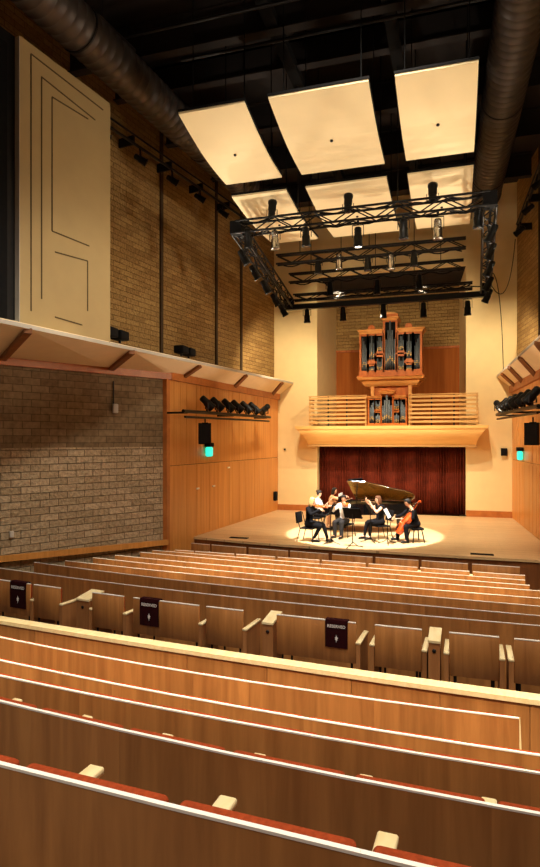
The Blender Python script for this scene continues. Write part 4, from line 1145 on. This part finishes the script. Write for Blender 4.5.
def person(label,loc,rz,J,look,cloth,skin='skin',hair=('hair_dark','short')):
    t=thing('person',label,'person',loc,rz)
    b=MB(SC); g=lambda k: V(J[k])
    pel,wa,ch,nk,hd=[g(k) for k in ('pel','wa','ch','nk','hd')]
    def torso(m,e=0):
        m.ell(pel,(.165+e,.125+e,.115+e),16,10); m.ell((pel+wa)/2,(.14+e,.108+e,.12+e),16,10); m.ell(wa,(.128+e,.10+e,.13+e),16,10); m.ell((wa+ch)/2,(.142+e,.105+e,.13+e),16,10); m.ell(ch,(.155+e,.11+e,.15+e),16,10)
        sl,sr=g('shL'),g('shR'); m.cap(sl,sr,.058+e,.058+e); m.cap(ch,(sl+sr)/2,.11+e,.07+e)
    torso(b); b.cap((g('shL')+g('shR'))/2,nk,.06,.05); b.cap(nk,hd-V((0,0,.04)),.05,.05)
    # head in its own frame
    yaw,pit=look
    H=Matrix.Translation(hd)@Matrix.Rotation(yaw,4,'Z')@Matrix.Rotation(pit,4,'X')
    b.ell((0,0,.015),(.074,.092,.104),18,12,M=H); b.ell((0,.025,-.05),(.052,.062,.058),14,10,M=H)
    b.ell((0,.094,-.012),(.013,.020,.022),8,6,M=H); b.ell((0,.088,.01),(.010,.012,.03),8,6,M=H)
    for s in (-1,1): b.ell((s*.075,-.005,-.0),(.010,.02,.03),8,6,M=H)
    for s in 'LR':
        b.cap(g('sh'+s),g('el'+s),.052,.042); b.cap(g('el'+s),g('wr'+s),.042,.028)
        b.cap(g('hip'+s),g('kn'+s),.088,.062); b.cap(g('kn'+s),(g('kn'+s)*.6+g('an'+s)*.4),.060,.056); b.cap((g('kn'+s)*.6+g('an'+s)*.4),g('an'+s),.056,.038); b.cap(g('an'+s),g('to'+s),.040,.030)
    me=remesh(b,.014,'body',M[skin],t)
    # fingers and the palm sit on the wrists of the same mesh
    hb=MB(SC)
    for s in 'LR':
        sd=1 if s=='L' else -1
        hand(hb,g('wr'+s),V(J['hd'+s]),V(J['pa'+s]),sd)
    bm=bmesh.new(); bm.from_mesh(me); bm.from_mesh(hb.mesh('h')); bm.to_mesh(me); bm.free()
    for p in me.polygons: p.use_smooth=True
    body=link('body',me,M[skin],t)
    # face
    for s in (-1,1):
        m=MB(SC); m.ell((s*.030,.083,.018),(.012,.009,.008),8,6,M=H); m.build('eye',M['ebony'],t)
        m=MB(SC); m.tube([(s*.016,.089,.038),(s*.032,.087,.042),(s*.048,.076,.036)],.004,6,M=H); m.build('eyebrow',M[hair[0]],t)
    m=MB(SC); m.ell((0,.083,-.055),(.022,.010,.006),8,6,M=H); m.build('mouth',M['lipmat'],t)
    # hair
    m=MB(SC); m.ell((0,-.018,.035),(.086,.094,.098),16,10,M=H); m.ell((0,.02,.085),(.07,.07,.045),14,8,M=H)
    for s in (-1,1): m.ell((s*.06,-.02,.02),(.03,.06,.07),10,8,M=H)
    if hair[1]=='long':
        m.ell((0,-.06,-.06),(.085,.055,.13),14,10,M=H)
        for s in (-1,1): m.ell((s*.068,-.01,-.05),(.026,.045,.10),10,8,M=H)
    if hair[1]=='bun': m.ell((0,-.11,.06),(.045,.045,.045),12,8,M=H)
    link('hair',remesh(m,.012,'hair',None,None),M[hair[0]],t)
    # clothes
    for c in cloth:
        kind,mat=c[0],c[1]; lab=c[2] if len(c)>2 else None
        m=MB(SC); e=.013
        if kind in('shirt','tshirt','dress','top'):
            torso(m,e)
            if kind!='dress' :
                for s in 'LR':
                    m.cap(g('sh'+s),g('el'+s),.052+e,.043+e)
                    if kind=='shirt': m.cap(g('el'+s),g('el'+s).lerp(g('wr'+s),.93),.043+e,.032+e)
            else:
                for s in 'LR': m.cap(g('hip'+s),g('hip'+s).lerp(g('kn'+s),.85),.10+e,.085+e)
                a=(g('hipL')+g('hipR'))/2; k=(g('knL')+g('knR'))/2; m.cap(a,a.lerp(k,.8),.10,.085)
                hl=g('knL').lerp(g('hipL'),.15); hr=g('knR').lerp(g('hipR'),.15); m.cap(hl,hr,.08,.08)
        if kind=='skirt':
            m.ell(pel,(.165+e,.125+e,.115+e),16,10)
            for s in 'LR': m.cap(g('hip'+s),g('hip'+s).lerp(g('kn'+s),.7),.10+e,.09+e)
        if kind=='trousers':
            m.ell(pel,(.165+e,.125+e,.115+e),16,10)
            for s in 'LR':
                m.cap(g('hip'+s),g('kn'+s),.090+e,.066+e); m.cap(g('kn'+s),g('an'+s),.066+e,.050+e)
        if kind=='stockings':
            for s in 'LR': m.cap(g('kn'+s).lerp(g('hip'+s),.2),g('kn'+s),.066,.064); m.cap(g('kn'+s),(g('kn'+s)*.6+g('an'+s)*.4),.066,.06); m.cap((g('kn'+s)*.6+g('an'+s)*.4),g('an'+s),.06,.042)
        if kind=='shoes':
            for s in 'LR':
                m1=MB(SC); m1.cap(g('an'+s)+V((0,0,-.02)),g('to'+s),.047,.038); m1.cap(g('an'+s)+V((0,-.035,-.045)),g('to'+s)+V((0,.02,-.006)),.04,.03)
                link('shoe',remesh(m1,.012,'shoe',None,None),M[mat],t,lab)
            continue
        link({'tshirt':'shirt','top':'shirt'}.get(kind,kind),remesh(m,.015,kind,None,None),M[mat],t,lab)
    return t
def pose(**k):
    J=dict(pel=(0,0,.53),wa=(0,.015,.70),ch=(0,.03,.91),nk=(0,.05,1.09),hd=(0,.085,1.225),shL=(-.165,.03,1.01),shR=(.165,.03,1.01),
           hipL=(-.09,.02,.53),hipR=(.09,.02,.53),knL=(-.12,.43,.50),knR=(.12,.43,.50),anL=(-.13,.44,.085),anR=(.13,.40,.085),toL=(-.14,.60,.04),toR=(.15,.56,.04),
           elL=(-.24,.12,.78),wrL=(-.16,.36,.78),elR=(.24,.12,.78),wrR=(.16,.36,.78),hdL=(.2,1,0),hdR=(-.2,1,0),paL=(0,0,-1),paR=(0,0,-1))
    J.update(k); return J
def inst_M(loc,rz,o,ydir,zh):
    """world matrix of an instrument given in a player's own frame"""
    W=Matrix.Translation(loc)@Matrix.Rotation(rz,4,'Z')
    return W@frame(V(o)*S,ydir,zh)
def body_outline(k):
    half=[(0,0),(.11,.015),(.17,.06),(.19,.14),(.165,.22),(.125,.29),(.118,.36),(.14,.42),(.148,.50),(.125,.58),(.07,.64),(.0,.655)]
    pts=[]
    import itertools
    sm=[]
    for i in range(len(half)-1):
        p0=half[max(i-1,0)];p1=half[i];p2=half[i+1];p3=half[min(i+2,len(half)-1)]
        for q in range(4):
            u=q/4
            sm.append(tuple(.5*((2*p1[a])+(-p0[a]+p2[a])*u+(2*p0[a]-5*p1[a]+4*p2[a]-p3[a])*u*u+(-p0[a]+3*p1[a]-3*p2[a]+p3[a])*u**3) for a in (0,1)))
    sm.append(half[-1])
    r=[(x*k,y*k) for x,y in sm]; l=[(-x*k,y*k) for x,y in sm[1:-1]][::-1]
    return r+l
def strings_inst(name,label,cat,Mw,k,mat,depth,neck):
    t=thing(name,label,cat,M=Mw)
    out=body_outline(k); n=len(out); cx,cy=0,.33*k
    mb=MB(); vs=[];fs=[]
    rings=[(.0,-depth*.62),(.6,-depth*.60),(.97,-depth*.42),(1,-depth*.40),(1,depth*.36),(.97,depth*.40),(.6,depth*.60),(.0,depth*.62)]
    for f,z in rings:
        f=max(f,.02); vs+=[(cx+(x-cx)*f,cy+(y-cy)*f,z) for x,y in out]
    for i in range(len(rings)-1):
        for j in range(n): a=i*n; fs.append((a+j,a+(j+1)%n,a+n+(j+1)%n,a+n+j))
    fs.append(tuple(range(n))[::-1]); fs.append(tuple(range((len(rings)-1)*n,len(rings)*n)))
    mb.add(vs,fs,True); mb.build('body',M[mat],t)
    zt=depth*.6; L0=.655*k
    mb=MB(); mb.tube([(0,L0-.02*k,depth*.2),(0,L0+neck,depth*.45)],[.022*k,.018*k],10)
    # scroll
    sp=[(0,L0+neck,depth*.45)]
    for q in range(12):
        a=q*.5; rr=.034*k*(1-q/16); sp.append((0,L0+neck+.05*k+rr*math.sin(a),depth*.45-.03*k+rr*math.cos(a)))
    mb.tube(sp,.012*k,8); mb.build('neck',M[mat],t)
    mb=MB(); mb.bar((0,.40*k,zt+.05*k),(0,L0+neck,depth*.45+.028*k),.045*k,.014*k); mb.build('fingerboard',M['ebony'],t)
    mb=MB(); mb.bar((-.04*k,.30*k,zt+.02*k),(.04*k,.30*k,zt+.02*k),.01*k,.055*k); mb.build('bridge',M['arm'],t)
    mb=MB(); mb.bar((0,.04*k,zt-.0*k),(0,.22*k,zt+.03*k),.05*k,.012*k); mb.build('tailpiece',M['ebony'],t)
    for s in (-1,1):
        mb=MB(); mb.tube([(s*.05*k,.37*k,zt-.005*k),(s*.062*k,.34*k,zt+.0*k),(s*.07*k,.29*k,zt-.004*k),(s*.082*k,.24*k,zt-.012*k)],.006*k,6); mb.build('sound_hole',M['ebony'],t)
    for q in range(4):
        x=(q-1.5)*.009*k; mb=MB(); mb.tube([(x,.2*k,zt+.035*k),(x*1.3,.30*k,zt+.055*k),(x,L0+neck,depth*.45+.040*k)],.0022*k,5); mb.build('string',M['silver'],t)
    for q in range(4):
        s=1 if q%2 else -1; y=L0+neck+.005*k-(q//2)*.03*k; mb=MB(); mb.tube([(0,y,depth*.42),(s*.05*k,y,depth*.42)],.006*k,6); mb.build('peg',M['ebony'],t)
    return t
def bow(label,Mw,L):
    t=thing('bow',label,'bow',M=Mw)
    mb=MB(); mb.tube([(0,0,.0),(0,L*.5,-.006),(0,L,.004)],[.0055,.005,.004],6); mb.build('stick',M['trimwood'],t)
    mb=MB(); mb.bar((0,.04,-.022),(0,L,-.018),.008,.002); mb.build('hair_ribbon',M['ivory'],t)
    mb=MB(); mb.rbox(-.007,.007,.02,.07,-.024,-.002,.003); mb.build('frog',M['ebony'],t)

# 1 left violinist, facing right
l1=on_stage(309,16.05); r1=-1.75
chair(l1,r1,'black chair of the blond violinist, leftmost on the stage')
J=pose(elL=(-.26,.24,.86),wrL=(-.24,.50,1.02),hdL=(.1,.3,1),paL=(.3,-1,.2),elR=(.30,.20,.86),wrR=(.12,.42,1.0),hdR=(-.6,.7,-.1),paR=(0,-.2,-1),hd=(-.02,.11,1.22),
       anL=(-.13,.56,.085),toL=(-.14,.72,.04),anR=(.13,.20,.085),toR=(.14,.37,.04),knR=(.12,.42,.49))
person('person with blond hair in black dress seated leftmost, playing the violin',l1,r1,J,(.35,-.15),[('dress','cloth_black'),('shirt','cloth_black','black long sleeves'),('stockings','cloth_black'),('shoes','ebony')],hair=('hair_blond','long'))
strings_inst('violin','orange violin held by the blond player at left','violin',inst_M(l1,r1,(-.09,.13,1.085),(-.45,1,-.12),(.1,0,1)),.55,'violin',.05,.14)
bow('violin bow of the blond player at left',inst_M(l1,r1,(.10,.47,1.05),(-.75,.1,.32),(0,0,1)),.66)
# 2 centre violinist facing the house
l2=on_stage(344.5,16.75); r2=PI-.32
chair(l2,r2,'black chair of the violinist in the white shirt')
J=pose(elL=(-.25,.24,.86),wrL=(-.26,.48,1.03),hdL=(.1,.3,1),paL=(.3,-1,.2),elR=(.30,.20,.84),wrR=(.14,.44,1.02),hdR=(-.6,.7,-.1),paR=(0,-.2,-1),hd=(-.03,.11,1.225))
person('person in white shirt and dark trousers seated facing the house, playing the violin',l2,r2,J,(.35,-.15),[('shirt','cloth_white','white shirt'),('trousers','cloth_grey','dark trousers'),('shoes','ebony')],'skin2',('hair_dark','short'))
strings_inst('violin','orange violin held by the player in the white shirt','violin',inst_M(l2,r2,(-.09,.13,1.085),(-.55,1,-.1),(.1,0,1)),.55,'violin',.05,.14)
bow('violin bow of the player in the white shirt',inst_M(l2,r2,(.12,.49,1.07),(-.8,.1,.30),(0,0,1)),.66)
# 3 flute player
l3=on_stage(380.5,16.45); r3=PI-1.0+.1
chair(l3,r3,'black chair of the flute player')
J=pose(elL=(-.20,.26,.86),wrL=(.04,.34,1.10),hdL=(.5,.1,.8),paL=(.3,.9,0),elR=(.32,.18,.92),wrR=(.30,.30,1.12),hdR=(.1,.5,.8),paR=(-.2,-.9,0),hd=(0,.09,1.225),
       knL=(-.10,.43,.50),knR=(.10,.43,.50),anL=(-.09,.44,.085),anR=(.11,.52,.085),toL=(-.1,.60,.04),toR=(.12,.68,.04))
person('person in sleeveless black dress seated in the middle, playing the flute',l3,r3,J,(-.1,-.1),[('dress','cloth_black'),('stockings','cloth_black'),('shoes','ebony')],hair=('hair_brown','long'))
t=thing('flute','thin silver flute at the lips of the player in the sleeveless dress','flute',M=inst_M(l3,r3,(-.05,.195,1.165),(1,.18,-.06),(0,0,1)))
mb=MB(); mb.tube([(0,0,0),(0,.62,0)],.0095,10); mb.build('tube',M['silver'],t)
mb=MB(); mb.rbox(-.012,.012,.05,.08,.004,.014,.003); mb.build('lip_plate',M['silver'],t)
for k in range(8):
    mb=MB(); mb.lathe([(.007,0),(.007,.004)],8,M=Matrix.Translation((0,.22+k*.04,.009))); mb.build('key',M['silver'],t)
# 4 cellist facing left
l4=on_stage(416,15.95); r4=PI/2+.38
bench(l4,r4,'black bench under the cello player','cello_bench',.5,.36,.445)
J=pose(pel=(0,0,.55),wa=(0,.05,.72),ch=(0,.12,.91),nk=(0,.19,1.07),hd=(.02,.25,1.19),shL=(-.17,.13,1.0),shR=(.17,.13,1.0),
       elL=(-.37,.22,.76),wrL=(-.31,.20,.98),hdL=(.5,.1,.6),paL=(.6,-.3,-.5),elR=(.32,.36,.76),wrR=(.20,.60,.74),hdR=(-.4,.7,-.3),paR=(-.2,-.3,-1),
       knL=(-.26,.40,.50),knR=(.26,.42,.50),anL=(-.26,.36,.085),anR=(.27,.50,.085),toL=(-.30,.52,.04),toR=(.30,.66,.04))
person('person in black suit seated at right, leaning over the cello',l4,r4,J,(.15,-.35),[('shirt','cloth_black','black jacket'),('trousers','cloth_black','black trousers'),('shoes','ebony')],'skin2',('hair_dark','short'))
c0=V((-.02,.60,.28)); c1=V((-.25,.03,1.10)); cd=(c1-c0)
ce=strings_inst('cello','glossy orange cello leaning on the player in the black suit','cello',inst_M(l4,r4,c0,cd,(-.05,1,.45)),1.0,'cello',.135,.32)
mb=MB(); 
mb.tube([(0,0.02,0),(0,-.28,0)],.008,6); mb.build('endpin',M['steel'],ce)
bow('cello bow of the player in the black suit',inst_M(l4,r4,(.20,.66,.70),(-1,-.12,.12),(0,.8,.6)),.68)
# 5 pianist
l5=(PLOC.x-.62,PLOC.y+.72,0); r5=-PI/2+PZ
bench(l5,r5,'black bench under the pianist')
J=pose(elL=(-.25,.14,.76),wrL=(-.17,.36,.76),elR=(.25,.14,.76),wrR=(.17,.36,.76))
person('person in white top with dark hair seated at the piano keyboard',l5,r5,J,(-.3,-.25),[('tshirt','cloth_white','white short sleeved top'),('skirt','cloth_black','black skirt'),('shoes','ebony')],hair=('hair_dark','bun'))
# 6 page turner
l6=(PLOC.x-.38,PLOC.y+1.74,0); r6=-PI/2+.1
chair(l6,r6,'black chair of the page turner behind the pianist')
UPZ=.02
J=pose(elL=(-.22,.10,.80),wrL=(-.12,.34,.72),elR=(.22,.26,.98),wrR=(.14,.50,1.05),hdR=(-.1,1,.15),hd=(.0,.12,1.235))
person('person in peach top with dark hair reaching to turn the pianist pages',l6,r6,J,(-.25,-.15),[('shirt','cloth_pink','peach long sleeved top'),('trousers','cloth_black','black trousers'),('shoes','ebony')],hair=('hair_dark','long'))
# music stands
stand(on_stage(330.8,15.6),r1+PI+.2,'black music stand before the blond violinist',1.0)
stand(on_stage(352.5,15.12),r2+PI+.1,'black music stand before the violinist in white shirt',.97,True,.55)
stand(on_stage(370.3,15.85),r3+PI-.3,'black music stand before the flute player',.99,True,.55)
stand(on_stage(387.5,15.6),r4+PI-.5,'black music stand before the cello player',.9)
# ------------------------------------------------------------------ lights
WARM=(1,.80,.52); WARM2=(1,.86,.66)
def spot(p,to,e,ang,blend=.3,col=WARM,r=.08):
    l=bpy.data.lights.new('spotlight','SPOT'); l.energy=e; l.spot_size=math.radians(ang); l.spot_blend=blend; l.color=col; l.shadow_soft_size=r
    o=bpy.data.objects.new('spotlight',l); C.objects.link(o); o.location=p
    o.rotation_euler=(V(to)-V(p)).to_track_quat('-Z','Y').to_euler()
    return o
def point(p,e,col=WARM,r=.2):
    l=bpy.data.lights.new('lamp','POINT'); l.energy=e; l.color=col; l.shadow_soft_size=r
    o=bpy.data.objects.new('lamp',l); C.objects.link(o); o.location=p
# stage pool and washes from the truss
WARM3=(1,.9,.74)
spot((-2.4,13.4,7.3),(-2.5,17.0,0),8500,31,.12,(1,.98,.92),.06)
for x in (-4.3,-2.3,-.3): spot((x,16.9,7.4),(x,20.0,0),800,70,.6,WARM2,.05)
# back wall washes from the far beam
for x,tx in ((-5.0,-6.2),(-2.3,-2.3),(.6,1.5)): spot((x,18.7,6.6),(tx,22.3,4.0),600,110,.8,WARM,.05)
for x in (-3.6,-1.0): spot((x,18.8,7.3),(x,25.3,7.6),500,70,.6)
# racks on the side walls
for k,f in enumerate((.2,.5,.8)):
    y=13.6+6.5*f
    spot((-6.0,y,3.6),(-1.5,y+3,.4),330,80,.6); spot((1.3,y,3.6),(-3.2,y+3,.4),330,80,.6)
# floods added along both ledges to brighten the ceiling panels and upper walls
for y in (9.5,13.0,16.5):
    for x,tx in ((outL(y)[0]+.15,-1.2),(outR(y)[0]-.15,-3.4)):
        spot((x,y,5.3),(tx,13.2,8.6),330,95,.6,WARM2)
# house lights in the roof above the seats: over the upper tier, and over the front rows
for i in range(8):
    x=-6.0+i*1.05
    spot((x,.6,10.9),(x,4.85,.5),4300,17,.8,WARM,.15)
for i in range(5):
    x=-5.6+i*1.65
    spot((x,5.8,10.9),(x,11.6,-.1),8000,22,.8,WARM,.15)
for x in (-1.2,1.6):  # unseen wide fill lamps, added to lift the seats and block walls
    for y in (3.5,9.0): spot((x,y,11.0),(x-1.2,y+1,0),1500,105,.4,WARM3,.5)
for x in (-4,0): spot((x,-2,10.9),(x,2.7,1),1250,55,.8,(1,.93,.82),.2)  # unseen lamps added at the rear to brighten the nearest rows
for y in (10.0,14.5,19.0):  # floods added across the hall only to brighten the ledge undersides
    spot((outR(y)[0]-.1,y,5.05),(-6.9,y-.5,4.9),560,30,.8,WARM2,.15); spot((outL(y)[0]+.1,y,5.0),(mx(-6.9),y-.5,4.95),560,30,.8,WARM2,.15)
w=bpy.data.worlds.new('world'); bpy.context.scene.world=w; w.use_nodes=True
w.node_tree.nodes['Background'].inputs[0].default_value=(1,.8,.6,1); w.node_tree.nodes['Background'].inputs[1].default_value=.02
sc=bpy.context.scene
sc.view_settings.view_transform='Standard'; sc.view_settings.look='None'; sc.view_settings.gamma=1; sc.view_settings.exposure=0
try: sc.cycles.use_denoising=True
except Exception: pass
